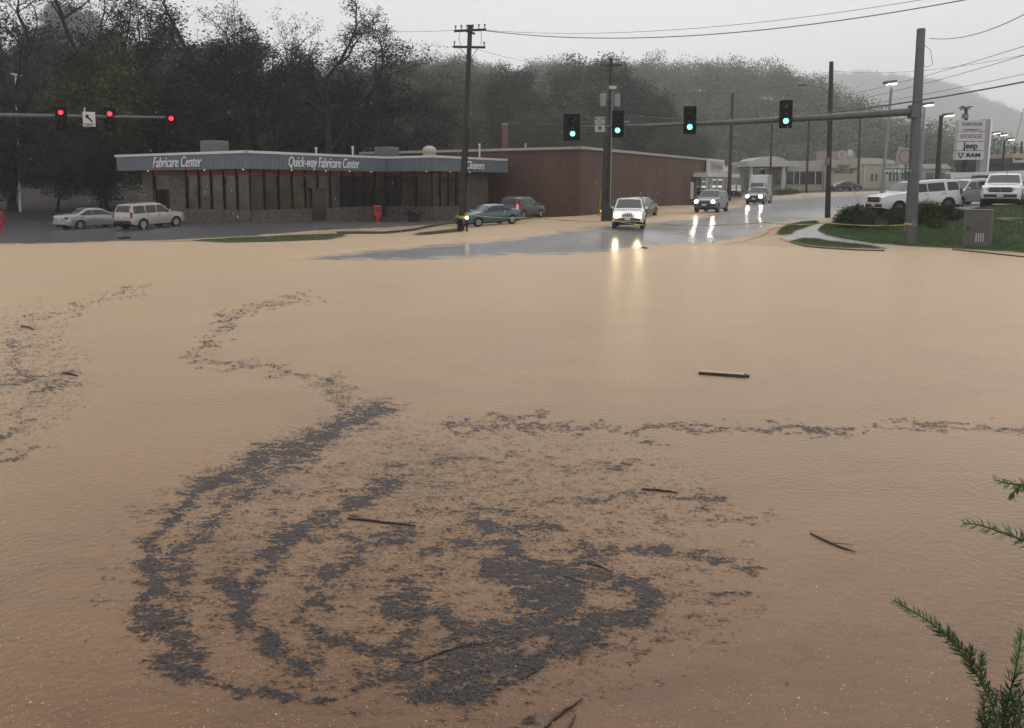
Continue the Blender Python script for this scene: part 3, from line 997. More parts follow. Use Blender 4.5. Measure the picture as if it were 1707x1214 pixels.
# doors
def door_at(a, b, z0, z1, name='door'):
    g = MB(); wallseg(g, a, b, z0, z1, .06, -.16 if name == 'entrance' else .1)
    dd = g.build('door', M_GLASSD, shop)
    h = MB(); m_ = lerp2(a, b, .8)
    h.box((m_[0], m_[1], (z0 + z1) / 2), (.05, .5, .3), rz=SA)
    f = MB()
    e = lerp2(a, b, .5); f.box((e[0], e[1], (z0 + z1) / 2), (.10, .4, z1 - z0 - .02), rz=SA)
    f.build('frame', M_BLACK, dd)
door_at(lerp2(A_, C_, t257), lerp2(A_, C_, t284), zf - .1, zf + 2.2)
door_at(lerp2(C_, B_, .40), lerp2(C_, B_, .50), zf - .1, zf + 2.3, 'entrance')
door_at(lerp2(C_, B_, .88), lerp2(C_, B_, .985), zf - .1, zf + 2.3, 'entrance')
# a dark back wall inside so the glass is not see-through from the end : end recess
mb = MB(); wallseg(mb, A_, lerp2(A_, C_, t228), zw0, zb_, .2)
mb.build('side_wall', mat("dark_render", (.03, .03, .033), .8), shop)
# soffit lamps (lit)
M_DOWN = glow("soffit_lamp_light", (1, .8, .5), .7)
for i, (pq) in enumerate([(.6, 11.8), (.6, 5.2), (.7, 1.2), (4.4, .6), (7.7, .6), (10.2, .6), (12.6, .6), (14.1, -3.8), (16.5, -4.3), (19.2, -4.3)]):
    mb = MB(); mb.sphere((pq[0], pq[1], zb_ - .03), .055, 8, 5)
    mb.build('soffit_lamp', M_DOWN, shop)
# lettering
M_LET = mat("white_letters", (.8, .8, .8), .35)
def tw(o):
    xs = [v.co.x for v in o.data.vertices]
    return max(xs) - min(xs)
def fascia_text(s, u0, u1, face, size):
    # face 'wing': plane p=0 ; face 'front': plane q=0 ; 'far': plane q=-4.9
    def find(u):
        best = None
        for k in range(600):
            if face == 'wing': p = (0, 14.8 * k / 600)
            elif face == 'front': p = (13.75 * k / 600, 0)
            else: p = (13.75 + 10.3 * k / 600, -4.9)
            w = S0 + e1 * p[0] + e2 * p[1]
            uu_ = uvof(w.x, w.y, 4.6)[0]
            if best is None or abs(uu_ - u) < best[0]: best = (abs(uu_ - u), p)
        return Vector((*best[1], 0))
    a, b = find(u0), find(u1)
    c = (a + b) / 2; d = b - a
    ang = math.atan2(d.y, d.x); nrm = Vector((math.sin(ang), -math.cos(ang), 0))
    o = text('lettering', s, size, M_LET, shop, c + nrm * .10 + Vector((0, 0, (zb_ + zt) / 2 - .08)), (R(90), 0, ang), ext=.03, shear=.35, bold=0.0)
    o.scale[0] = d.length / tw(o)
fascia_text("Fabricare Center", 256, 337, 'wing', 1.05)
fascia_text("Quick-way Fabricare Center", 478, 596, 'front', 1.05)
fascia_text("Cleaners", 775, 805, 'far', .95)
# roof equipment : things of their own standing on the roof
def roofbox(pq, d, m, name, label, kindcat, extra=None):
    w = S0 + e1 * pq[0] + e2 * pq[1]
    t = thing(name, (w.x, w.y, zt - .15), SA, label, kindcat)
    mb = MB(); mb.box((0, 0, d[2] / 2), d, bev=.04)
    mb.build('cabinet', m, t, 40)
    mb = MB()
    for k in range(5): mb.box((-d[0] / 2 - .01, 0, d[2] * (.25 + .12 * k)), (.03, d[1] * .8, .04))
    for k in range(5): mb.box((0, -d[1] / 2 - .01, d[2] * (.25 + .12 * k)), (d[0] * .8, .03, .04))
    mb.build('grille', M_STEEL, t)
    return t
roofbox((4, 8.5), (1.3, 1.7, 1.2), mat("pale_unit", (.15, .15, .155), .6), 'roof_unit', 'pale grey cooling unit on the roof of the shop left wing', 'roof unit')
roofbox((15.5, 1.5), (1.3, 1.6, 1.0), mat("grey_unit", (.13, .13, .14), .6), 'roof_unit', 'darker grey box on the shop roof left of the round vent', 'roof unit')
w = S0 + e1 * 18.0 + e2 * -1.0
t = thing('roof_vent', (w.x, w.y, zt - .15), SA, 'round cream roof ventilator with a dome top', 'vent')
mb = MB(); mb.tube([(0, 0, 0), (0, 0, .7)], .55, 14); mb.build('drum', mat("cream_metal", (.40, .38, .31), .5), t, 40)
mb = MB(); mb.sphere((0, 0, .7), .62, 14, 8, (1, 1, .75)); mb.build('dome', MATS['cream_metal'], t, 80)
for i, (pq, h, lab) in enumerate([((11.2, 1.2), .7, 'short white roof pipe left of the dark roof box'), ((22.2, -3.2), 1.25, 'thin white vent pipe near the right end of the shop roof'), ((8.6, 2.5), .55, 'stubby pale vent above the long shop lettering')]):
    w = S0 + e1 * pq[0] + e2 * pq[1]
    t = thing('vent_pipe', (w.x, w.y, zt - .15), 0, lab, 'vent pipe', 'vent pipes on the shop roof')
    mb = MB(); mb.tube([(0, 0, 0), (0, 0, h + .1)], .07, 8); mb.build('pipe', M_WHITE, t, 60)
    mb = MB(); mb.tube([(0, 0, h + .1), (0, 0, h + .2)], [.12, .10], 8); mb.build('cap', M_WHITE, t, 60)

# ---- red newspaper boxes
def newsbox(u, Y, h, label):
    g = G(u, Y)
    t = thing('newspaper_box', g, R(20), label, 'newspaper box', 'red newspaper boxes')
    M_NB = mat("red_box_paint", (.42, .012, .018), .35)
    mb = MB(); mb.box((0, 0, h * .68), (.5, .45, h * .64), bev=.03); mb.build('cabinet', M_NB, t, 40)
    mb = MB(); mb.box((0, -.235, h * .76), (.36, .02, h * .3)); mb.build('window', mat("dull_window", (.10, .02, .022), .2), t)
    mb = MB(); mb.box((0, 0, h * .19), (.2, .2, h * .38)); mb.box((0, 0, .02), (.5, .45, .04)); mb.build('stand', M_NB, t)
newsbox(629.5, 57, 1.25, 'red newspaper box standing before the stone shop wall')
newsbox(-1, 48, 1.25, 'red newspaper box cut off by the left edge of the photo')

# ---- dark trash bin by the windows
def bin_at(u, Y, label, m, w_=.6, h=1.0):
    g = G(u, Y)
    t = thing('planter_tub', g, 0, label, 'planter')
    mb = MB(); mb.tube([(0, 0, 0), (0, 0, h * .9), (0, 0, h)], [w_ * .42, w_ * .5, w_ * .52], 14); mb.build('tub', m, t, 40)
    mb = MB()
    random.seed(int(u))
    for k in range(160):
        a, r, z = random.uniform(0, 6.28), random.random() ** .5 * w_ * .7, h + abs(random.gauss(0, .22))
        p = Vector((r * math.cos(a), r * math.sin(a), z)); s = .09
        q = Vector((random.gauss(0, s), random.gauss(0, s), random.gauss(0, s))); q2 = Vector((random.gauss(0, s), random.gauss(0, s), random.gauss(0, s)))
        mb.add([p, p + q, p + q + q2, p + q2], [(0, 1, 2, 3)])
    mb.build('foliage', mat('dark_shrub_leaf', (.012, .016, .012), .8), t)
M_TUB = mat("dark_tub", (.02, .02, .03), .5)
bin_at(690, 59, 'dark bushy tub by the second shop entrance', M_TUB, 1.0, .6)

# ---- brick building
K0 = Vector((GX(967, 68, 5), 68, 0))
kz_t = ZV(245.5, 68)
f1 = Vector((.5, .866, 0)); f2 = Vector((-.866, .5, 0)); KA = R(60)
brick = thing('brick_building', K0, KA, 'plain dark red brick building with pale coping and a small corner sign', 'building')
mb = MB()
LB = 44.0
SF = 32.5     # where the shop front begins along the road side
mb.box((LB / 2 + .001, 12, (kz_t - .15 + 4.5) / 2), (LB, 24, kz_t - .15 - 4.5))
mb.v, mb.f, mb.mi = [], [], []
mb.prism([(0, 0, -.5), (SF, 0, -.5), (SF, 3, -.5), (LB, 3, -.5), (LB, 24, -.5), (0, 24, -.5)], (0, 0, 4.9))
mb.prism([(0, 0, 4.4), (LB, 0, 4.4), (LB, 24, 4.4), (0, 24, 4.4)], (0, 0, kz_t - .15 - 4.4))
mb.build('wall', M_BRICK, brick)
M_COP = mat("limestone_coping", (.38, .35, .31), .6, vary=.15, vscale=2)
mb = MB()
mb.box((LB / 2, 0, kz_t - .05), (LB + .2, .45, .24)); mb.box((0, 12, kz_t - .055), (.45, 24, .22))
mb.build('coping', M_COP, brick)
mb = MB(); mb.box((LB - 4.3, -.3, kz_t - 1.0), (7.2, .3, 2.1)); sg = mb.build('sign', M_WHITE, brick)
mb = MB(); mb.box((LB - 4.3, -.455, kz_t - 1.0), (6.3, .02, 1.6)); mb.build('sign_face', mat("pink_grey_face", (.40, .33, .32), .5), sg)
text('lettering', "The Bargain", 1.15, mat("grey_letters", (.22, .18, .18), .5), sg, (LB - 4.3, -.48, kz_t - .85), (R(90), 0, 0), .01)
mb = MB()
mb.box((SF + 6.2, -.75, 4.15), (14.6, 2.1, .5), bev=.03)
mb.build('canopy', mat("white_canopy", (.62, .60, .58), .4), brick, 40)
for k, xx in enumerate((-.8, 1.2, 3.4, 6.2, 9.4, 12.8)):
    mb = MB(); mb.box((SF + xx, -1.6, 2.15), (.16, .16, 3.5)); mb.build('post', M_WHITE, brick)
for k in range(5):
    mb = MB(); mb.box((SF + 1.5 + k * 2.25, 2.9, 2.6), (2.0, .1, 2.4)); wd_ = mb.build('window', M_GLASSD, brick)
    mb = MB(); mb.box((SF + 1.5 + k * 2.25 + 1.12, 2.88, 2.6), (.16, .2, 2.6)); mb.build('frame', M_WHITE, wd_)
mb = MB(); mb.box((SF - 1.6, -.06, 2.3), (.9, .12, 2.0)); mb.build('panel', M_WHITE, brick)
w = P(842, 262, 84)
t = thing('brick_chimney', (w.x, 84, 3), 0, 'slender pinkish brick chimney rising behind the brick building', 'chimney')
hz_ = ZV(208, 84)
mb = MB(); mb.box((0, 0, (hz_ - 3) / 2), (.6, .6, hz_ - 3)); mb.build('stack', M_BRICK2, t)
mb = MB(); mb.box((0, 0, hz_ - 3 + .06), (.72, .72, .14)); mb.build('cap', M_COP, t)
t = thing('vent_pipe', P(876, 248, 80), 0, 'thin vent pipe above the brick wall', 'vent pipe', 'vent pipes on the brick building')
mb = MB(); mb.tube([(0, 0, -1), (0, 0, .55)], .06, 6); mb.build('pipe', M_WHITE, t)
# thin disc sign beyond
t = thing('round_sign', P(1209.5, 283, 108), 0, 'small round white sign beside the dark pole past the brick building', 'sign')
mb = MB(); mb.tube([(0, -.05, 0), (0, .05, 0)], .38, 20); mb.build('disc', M_WHITE, t)
mb = MB(); mb.tube([(0, .08, 0), (0, .08, -3.6)], .05, 6); mb.build('post', M_STEEL, t)

# ---- cream building far up the road
M_CREAM = mat("cream_render", (.42, .385, .31), .7, vary=.08, vscale=.6)
M_CREAM2 = mat("pale_grey_roof", (.46, .46, .44), .6, vary=.06, vscale=.5)
YB = 130
def zz(v, Y=YB): return ZV(v, Y)
def xx_(u, Y=YB): return GX(u, Y, 5)
cb0 = Vector((xx_(1340), YB, zz(318)))
cream = thing('cream_building', cb0, 0, 'low cream showroom with flat entrance canopy and dark windows', 'building')
def blk(mb, u0, u1, v0, v1, y0, y1):
    x0, x1 = xx_(u0) - cb0.x, xx_(u1) - cb0.x
    z0, z1 = zz(v1) - cb0.z, zz(v0) - cb0.z
    mb.box(((x0 + x1) / 2, (y0 + y1) / 2, (z0 + z1) / 2), (x1 - x0, y1 - y0, z1 - z0))
mb = MB()
blk(mb, 1213, 1312, 283, 335, 1.0, 14); blk(mb, 1312, 1373, 268.5, 286, 0, 14); blk(mb, 1312, 1373, 307, 335, .2, 14)
blk(mb, 1373, 1431, 266.5, 335, -.6, 14); blk(mb, 1213, 1240, 275, 283, 1, 14)
mb.build('wall', M_CREAM, cream)
mb = MB(); blk(mb, 1231, 1313, 270, 279, -5, 4); mb.build('canopy', M_CREAM2, cream)
mb = MB()
x0, x1 = xx_(1262) - cb0.x, xx_(1325) - cb0.x
zc = zz(270) - cb0.z
arc = [(x0 + (x1 - x0) * k / 12, 3, zc + 1.0 * math.sin(math.pi * k / 12) ** .6 if 0 < k < 12 else zc) for k in range(13)]
mb.prism(arc, (0, 9, 0)); mb.build('curved_roof', M_CREAM, cream)
for u0, u1 in ((1237, 1241), (1288, 1294)):
    mb = MB(); blk(mb, u0, u1, 279, 322, -4.5, -4); mb.build('column', M_CREAM2, cream)
mb = MB(); blk(mb, 1244, 1287, 284, 315, .9, 1.2); mb.build('window', M_GLASSD, cream)
M_GLS = mat("blue_grey_glass", (.035, .038, .042), .12)
for u0, u1 in ((1296, 1309), (1313, 1323), (1324, 1333), (1335, 1345), (1346, 1359), (1362, 1371)):
    mb = MB(); blk(mb, u0, u1, 286, 307, .05, .3); wd_ = mb.build('window', M_GLS, cream)
    mb = MB(); blk(mb, u1, u1 + 1, 286, 307, -.05, .35); mb.build('frame', M_WHITE, wd_)
M_LETD = mat("dark_letters", (.10, .09, .075), .6)
cx_ = (xx_(1403) - cb0.x)
for v_, s_ in ((277, "VALLEY"), (282.3, "MATTRESS AND"), (287, "FIREPLACES")):
    text('lettering', s_, .62, M_LETD, cream, (cx_, -.66, zz(v_) - cb0.z), (R(90), 0, 0), .04, bold=.01)
# barrel-roofed hall beyond
YH = 140
hb = Vector((GX(1470, YH, 5), YH, ZV(314, YH)))
hall = thing('cream_hall', hb, 0, 'cream hall with white barrel roof and narrow slit windows', 'building')
mb = MB()
w0, w1 = GX(1434, YH, 5) - hb.x, GX(1500, YH, 5) - hb.x
h1 = ZV(274, YH) - hb.z
mb.box(((w0 + w1) / 2, 6, h1 / 2 - 1), (w1 - w0, 12, h1 + 2)); mb.build('wall', M_CREAM, hall)
mb = MB()
w1b = GX(1492, YH, 5) - hb.x
arc = [(w0 + (w1b - w0) * k / 12, -.3, h1 + .9 * math.sin(math.pi * (k / 24 + .5 - .25 * (k / 12 < .3)))) for k in range(13)]
arc = [(w0, -.3, h1)] + [(w0 + (w1b - w0) * k / 12, -.3, h1 + .25 + .85 * math.sqrt(max(0, 1 - (k / 12) ** 2.2))) for k in range(13)] + [(w1b, -.3, h1)]
mb.prism(arc, (0, 12, 0)); mb.build('barrel_roof', M_CREAM2, hall)
for k, u in enumerate((1454, 1461, 1484, 1490, 1496)):
    mb = MB(); x = GX(u, YH, 5) - hb.x
    mb.box((x, -.02, h1 * .45), (.35, .1, 1.3)); mb.build('window', M_GLS, hall)
for u in (1441, 1469, 1478):
    mb = MB(); x = GX(u, YH, 5) - hb.x
    mb.box((x, -.05, h1 / 2 - .5), (.3, .12, h1 + .9)); mb.build('pilaster', M_CREAM2, hall)
# roof billboard
YR = 150
rb = Vector((GX(1393, YR, 9), YR, ZV(270, YR)))
t = thing('billboard', rb, 0, 'faded pinkish billboard with round emblem behind the cream showroom', 'billboard')
M_PINK = mat("faded_pink", (.30, .22, .20), .7, vary=.1)
mb = MB(); mb.box((0, 0, 1.0), (7.2, .3, 1.9)); mb.build('panel', M_PINK, t)
mb = MB(); mb.tube([(1.1, -.2, 1.3), (1.1, -.3, 1.3)], .85, 20); mb.build('emblem', mat("emblem_ring", (.42, .33, .30), .6), t)
mb = MB(); mb.tube([(1.1, -.31, 1.3), (1.1, -.36, 1.3)], .5, 20); mb.build('emblem_core', M_PINK, t)
mb = MB(); mb.box((2.6, -.2, 1.7), (.9, .1, 1.1)); mb.build('corner_panel', M_CREAM2, t)
for x in (-3, 0, 3):
    mb = MB(); mb.box((x, .3, -3), (.25, .25, 7)); mb.build('post', M_STEEL, t)

# ---- dark building at the right edge
YD = 95
db = Vector((GX(1735, YD, 6), YD, ZV(312, YD)))
dk = thing('dark_showroom', db, 0, 'dark showroom with cream parapet at the right edge, white lettering', 'building')
x0 = GX(1672, YD, 6) - db.x
def dz(v): return ZV(v, YD) - db.z
mb = MB(); mb.box((x0 + 6, 5, dz(275) / 2 - .5), (12, 10, dz(275) + 1)); mb.build('wall', mat("charcoal_wall", (.05, .048, .05), .6), dk)
mb = MB(); mb.box((x0 + 6, 4.9, (dz(264) + dz(275)) / 2), (12.3, 10.8, dz(264) - dz(275))); mb.build('fascia', mat("charcoal_fascia", (.035, .033, .04), .5), dk)
mb = MB(); mb.box((x0 + 6.6, 5, (dz(256) + dz(264)) / 2 + .01), (10.8, 9, dz(256) - dz(264))); mb.build('parapet', mat("cream_parapet", (.40, .34, .24), .7), dk)
text('lettering', "SouthPoint", .62, M_LET, dk, (x0 + 2.2, -.53, (dz(264) + dz(275)) / 2 + .05), (R(90), 0, 0), .03)
for k in range(3):
    mb = MB(); mb.box((x0 + 1.5 + k * 3, -.02, dz(291)), (2.2, .1, 1.2)); mb.build('window', M_GLS, dk)
# pale low building between the poles far back
YP = 170
pb = Vector((GX(1540, YP, 6), YP, ZV(306, YP)))
t = thing('pale_shop', pb, 0, 'hazy pale low building between the lamp poles far up the road', 'building')
mb = MB(); mb.box((0, 5, 1.4), (11, 10, 3.4)); mb.build('wall', mat("hazy_pale_wall", (.36, .34, .33), .8), t)
mb = MB(); mb.prism([(-5.8, -.5, 3.1), (5.8, -.5, 3.1), (4.5, -.5, 4.1), (-4.5, -.5, 4.1)], (0, 11, 0)); mb.build('roof', M_CREAM2, t)
for k in range(4):
    mb = MB(); mb.box((-3.9 + k * 2.6, -.03, 1.6), (1.7, .1, 1.4)); mb.build('window', M_GLS, t)

# ================================================================ poles
def lean_pole(name, ub, Y, ut, vt, r0, r1, m, label, cat='pole', group=None, n=10, base=None):
    b = base if base is not None else G(ub, Y)
    top = P(ut, vt, Y)
    t = thing(name, b, 0, label, cat, group)
    mb = MB()
    v = top - b
    K = 6
    mb.tube([v * (k / K) + (Vector((0, 0, -.4)) if k == 0 else Vector()) for k in range(K + 1)], [r0 + (r1 - r0) * k / K for k in range(K + 1)], n)
    mb.build('shaft', m, t, 60)
    return t, b, v
UG = 'wooden utility poles along the street'
def crossarm(t, c, L, dirv, sag_brace=True, ins=2, m=None):
    d = dirv.normalized(); ang = math.atan2(d.y, d.x)
    mb = MB(); mb.box(c, (L, .12, .12), rz=ang)
    ca = mb.build('crossarm', m or M_WPOLE, t)
    mb = MB()
    for k in range(ins):
        s = -.5 + .04 + (1 - .08) * k / (ins - 1)
        p = c + d * L * s
        mb.tube([p + Vector((0, 0, .06)), p + Vector((0, 0, .2)), p + Vector((0, 0, .21)), p + Vector((0, 0, .32))], [.03, .03, .06, .05], 7)
    mb.build('insulator', M_STEEL, ca)
    if sag_brace:
        mb = MB()
        for s in (-1, 1): mb.tube([c + d * L * .28 * s + Vector((0, -.05, -.05)), c + Vector((0, -.05, -.75))], .02, 5)
        mb.build('brace', M_STEEL, t)
# pole left of centre
tA, bA, vA = lean_pole('utility_pole', 768.5, 47, 784, 42, .19, .13, M_WPOLE, 'tall leaning utility pole with two crossarms in front of the shop', 'utility pole', UG)
top = vA
crossarm(tA, top * .975, 1.9, Vector((1, -.25, 0)), False, 6); crossarm(tA, top * .895, 1.85, Vector((1, .1, 0)), True, 2)
mb = MB(); mb.box(top * .972 + Vector((0, .12, -.05)), (1.0, .1, .1), rz=1.1); mb.build('crossarm', M_WPOLE, tA)
mb = MB()
mb.tube([top * .975 + Vector((-.55, 0, 0)), top * .94 + Vector((-.62, 0, 0)), top * .90 + Vector((-.5, 0, 0))], .012, 4)
mb.tube([top * .975 + Vector((.62, 0, 0)), top * .94 + Vector((.68, 0, 0)), top * .905 + Vector((.66, 0, 0))], .012, 4)
mb.build('jumper_wire', M_BLACK, tA)
mb = MB(); mb.box(vA * .045 + Vector((.16, -.12, 0)), (.16, .1, .3)); mb.build('meter_box', M_STEEL, tA)
mb = MB(); mb.tube([vA * .02 + Vector((.2, -.05, 0)), vA * .5 + Vector((.17, -.05, 0))], .025, 5); mb.build('conduit', M_BLACK, tA)
# pair of poles in the centre
tB, bB, vB = lean_pole('utility_pole', 1012.5, 61, 1018.5, 97, .17, .12, M_WPOLE, 'utility pole with grey transformers and crossarm at the brick wall', 'utility pole', UG)
crossarm(tB, vB * .955, 1.7, Vector((1, 0, 0)), False, 3)
mb = MB(); mb.tube([vB, vB + Vector((.02, 0, .3))], [.03, .02], 5); mb.build('pin', M_STEEL, tB)
M_TRF = mat("transformer_grey", (.24, .24, .245), .5)
for s in (-1, 1):
    c = vB * .735 + Vector((.52 * s, 0, 0))
    mb = MB(); mb.tube([c + Vector((0, 0, -.45)), c + Vector((0, 0, .38)), c + Vector((0, 0, .46))], [.24, .25, .16], 14); tr = mb.build('transformer', M_TRF, tB, 40)
    mb = MB()
    for q_ in (-.1, .1): mb.tube([c + Vector((q_, 0, .45)), c + Vector((q_, 0, .68))], [.035, .03], 6)
    mb.build('bushing', M_STEEL, tr)
    mb = MB(); mb.box(vB * .735 + Vector((.2 * s, 0, .1)), (.35, .08, .08)); mb.build('bracket', M_STEEL, tB)
mb = MB(); mb.tube([vB * .02 + Vector((.19, -.08, 0)), vB * .80 + Vector((.15, -.08, 0))], .035, 6); mb.build('conduit', mat("pale_conduit", (.35, .35, .36), .4), tB)
c = vB * .80 + Vector((.15, -.2, .15))
mb = MB(); mb.box(c, (.5, .3, .22), rz=.2, bev=.03); mb.build('lamp_head', mat("pale_lamp", (.5, .5, .48), .4), tB)
mb = MB(); mb.tube([vB * .56 + Vector((.1, 0, 0)), vB * .58 + Vector((1.0, -.1, .12))], .03, 5); mb.build('lamp_arm', M_TRF, tB)
mb = MB(); mb.box(vB * .585 + Vector((1.25, -.1, .14)), (.55, .2, .12), bev=.04); mb.build('lamp_head', M_TRF, tB, 40)
tC, bC, vC = lean_pole('utility_pole', 1005.5, 60.5, 1009.5, 226, .16, .14, M_WPOLE, 'short cut off wooden pole beside the transformer pole', 'utility pole', UG)
# yellow guy guard
a = G(998, 60.5)
t = thing('guy_wire', a, 0, 'yellow plastic guard on the guy wire left of the paired poles', 'guy wire')
mb = MB(); mb.tube([(0, 0, 0), (.25, .1, 2.2)], .05, 6); mb.build('guard', mat("yellow_plastic", (.30, .24, .06), .5), t)
tgt = (bB + vB * .75) - a
mb = MB(); mb.tube([(.25, .1, 2.2), tgt], .012, 4); mb.build('cable', M_BLACK, t)
tD, bD, vD = lean_pole('utility_pole', 1379.5, 55, 1386, 103, .19, .14, M_WPOLE, 'dark bare pole behind the flooded kerb with a cobra lamp', 'utility pole', UG)
mb = MB(); mb.box(vD * .37 + Vector((-.15, -.12, 0)), (.28, .16, .5), bev=.02); mb.build('junction_box', M_STEEL, tD)
mb = MB(); mb.tube([vD * .80 + Vector((-.1, 0, 0)), vD * .83 + Vector((-.7, -.15, .1)), vD * .84 + Vector((-1.9, -.4, .15))], .035, 6); mb.build('lamp_arm', M_STEEL, tD, 60)
mb = MB(); mb.sphere(vD * .84 + Vector((-2.15, -.45, .12)), .36, 12, 7, (1, .45, .32)); mb.build('lamp_head', M_STEEL, tD, 80)
tE, bE, vE = lean_pole('utility_pole', 1215, 100, 1221.5, 156, .26, .17, M_WPOLE, 'slim dark pole just past the storefront canopy of the brick building', 'utility pole', UG)
mb = MB(); mb.tube([vE * .74, vE * .76 + Vector((1.6, -.2, .1))], .04, 5); mb.build('lamp_arm', M_STEEL, tE)
mb = MB(); mb.tube([vE * .70, vE * .70 + Vector((0, 0, .5))], .16, 8); mb.build('splice_box', M_STEEL, tE)
for ub, Y, ut, vt, r, lab in ((1283, 118, 1287, 208, .18, 'thin far pole in front of the cream canopy'), (1344, 112, 1349, 196, .18, 'far pole before the dark showroom windows'),
                              (1430, 125, 1434, 193, .2, 'far pole beside the lettered cream wall'), (1567, 150, 1570, 212, .14, 'faint pole left of the tall sign in the mist')):
    lean_pole('utility_pole', ub, Y, ut, vt, r, r * .7, M_WPOLE, lab, 'utility pole', UG)

# shoebox street lights (lit)
M_LIT = glow("lit_lamp", (1, .97, .88), 1.8)
M_GALV = mat("galvanised", (.22, .23, .23), .4, .4)
def shoebox(ub, Y, ut, vt, r, m, label, heads=((0, 0),), sc=1.0, arm=None, nopole=False):
    t, b, v = lean_pole('street_light', ub, Y, ut, vt, r, r * .75, m, label, 'street light', 'lit shoebox street lights')
    for dx, dz_ in heads:
        c = v + Vector((dx, -.1, dz_))
        mb = MB(); mb.box(c, (.85 * sc, .6 * sc, .22 * sc), bev=.03, M=Matrix.Rotation(R(-6), 3, 'Y')); h = mb.build('lamp_head', mat("lamp_housing", (.10, .10, .10), .5), t, 40)
        mb = MB(); mb.box(c + Vector((.1 * sc, -.08, -.16 * sc)), (.66 * sc, .5 * sc, .14 * sc), M=Matrix.Rotation(R(-6), 3, 'Y')); mb.build('lamp_lens', M_LIT, h)
        mb = MB(); mb.tube([v, c], .04, 5); mb.build('lamp_arm', m, t)
    return t
shoebox(1469, 72, 1486, 148, .16, M_GALV, 'tall galvanised street light left of the thick signal mast', ((-.2, .55),), 1.15)
shoebox(1534, 85, 1541, 178, .15, M_GALV, 'lit street light just right of the signal mast', ((.25, .3),), 1.2)
shoebox(1559.5, 66, 1569, 193, .19, M_WPOLE, 'dark wooden pole with lit lamp left of the tall sign', ((.5, .1),), .85)
shoebox(1668, 90, 1674.5, 236, .14, M_WPOLE, 'dark pole with a cluster of three lit lamps in the mist', ((-1.1, 1.0), (-.3, .8), (.55, .3)), .85)
for ub, Y, ut, vt, lab in ((1690, 100, 1692, 244, 'short pole above the dark showroom roof'), (1701, 98, 1703, 236, 'second short pole above the dark showroom roof, nearest the photo edge'),
                           (1655, 140, 1663, 250, 'faint thin pole between the white pylon and the lamp cluster')):
    lean_pole('utility_pole', ub, Y, ut, vt, .14, .1, M_WPOLE, lab, 'utility pole', UG)
# thin light pole at far left
t, b, v = lean_pole('street_light', 34, 65.5, 26, 126, .09, .065, mat("white_paint_pole", (.6, .6, .6), .4), 'thin white street light at the far left before the trees', 'street light', None)
mb = MB(); mb.box(v + Vector((.05, 0, .05)), (.75, .35, .14), M=Matrix.Rotation(R(12), 3, 'Y'), bev=.03); mb.build('lamp_head', MATS["white_paint_pole"], t, 40)

# ================================================================ traffic signals
M_LG = glow("green_signal_light", (.10, 1.0, .62), 7)
M_LR = glow("red_signal_light", (1.0, .02, .03), 5)
M_LOFF = mat("unlit_lens", (.015, .012, .012), .3)
M_SIGG = mat("galvanised_mast", (.105, .11, .115), .5, .3, vary=.2, vscale=2, stretch=(1, 1, .3))
mast = thing('signal_mast', G(1517, 39.5), 0, 'thick grey steel signal mast with a long arm over the road', 'signal mast', 'signal masts')
mb0 = G(1517, 39.5)
mtop = P(1535.5, 50, 39.5) - mb0
mb = MB(); mb.tube([mtop * (k / 8) for k in range(9)], [.29 - .10 * k / 8 for k in range(9)], 16); mb.build('pole', M_SIGG, mast, 60)
mb = MB(); mb.tube([mtop, mtop + Vector((0, 0, .06))], [.21, .17], 16); mb.build('cap', M_SIGG, mast, 60)
mb = MB(); mb.tube([(0, 0, 0), (0, 0, .12)], .36, 12); mb.build('base_plate', M_SIGG, mast)
armA = P(1524, 186, 39.4) - mb0; armB = P(941, 213, 44) - mb0
mb = MB(); K = 14
mb.tube([armA.lerp(armB, k / K) + Vector((0, 0, -.12 * math.sin(math.pi * k / K))) for k in range(K + 1)], [.19 - .135 * k / K for k in range(K + 1)], 12); mb.build('arm', M_SIGG, mast, 60)
mb = MB(); mb.box(armA + Vector((-.05, 0, 0)), (.35, .5, .62), bev=.03); mb.build('flange', M_SIGG, mast, 40)
mb = MB(); mb.box(mtop * .1 + Vector((.0, -.27, 0)), (.2, .06, .32)); mb.build('hand_hole', M_STEEL, mast)
mb = MB(); mb.tube([mtop * .93 + Vector((.2, 0, 0)), mtop * .93 + Vector((.5, 0, -.2)), mtop * .86 + Vector((.65, 0, -.2)), mtop * .82 + Vector((.35, 0, .1)), mtop * .83 + Vector((.2, 0, .1))], .012, 5)
mb.build('cable_loop', M_BLACK, mast)
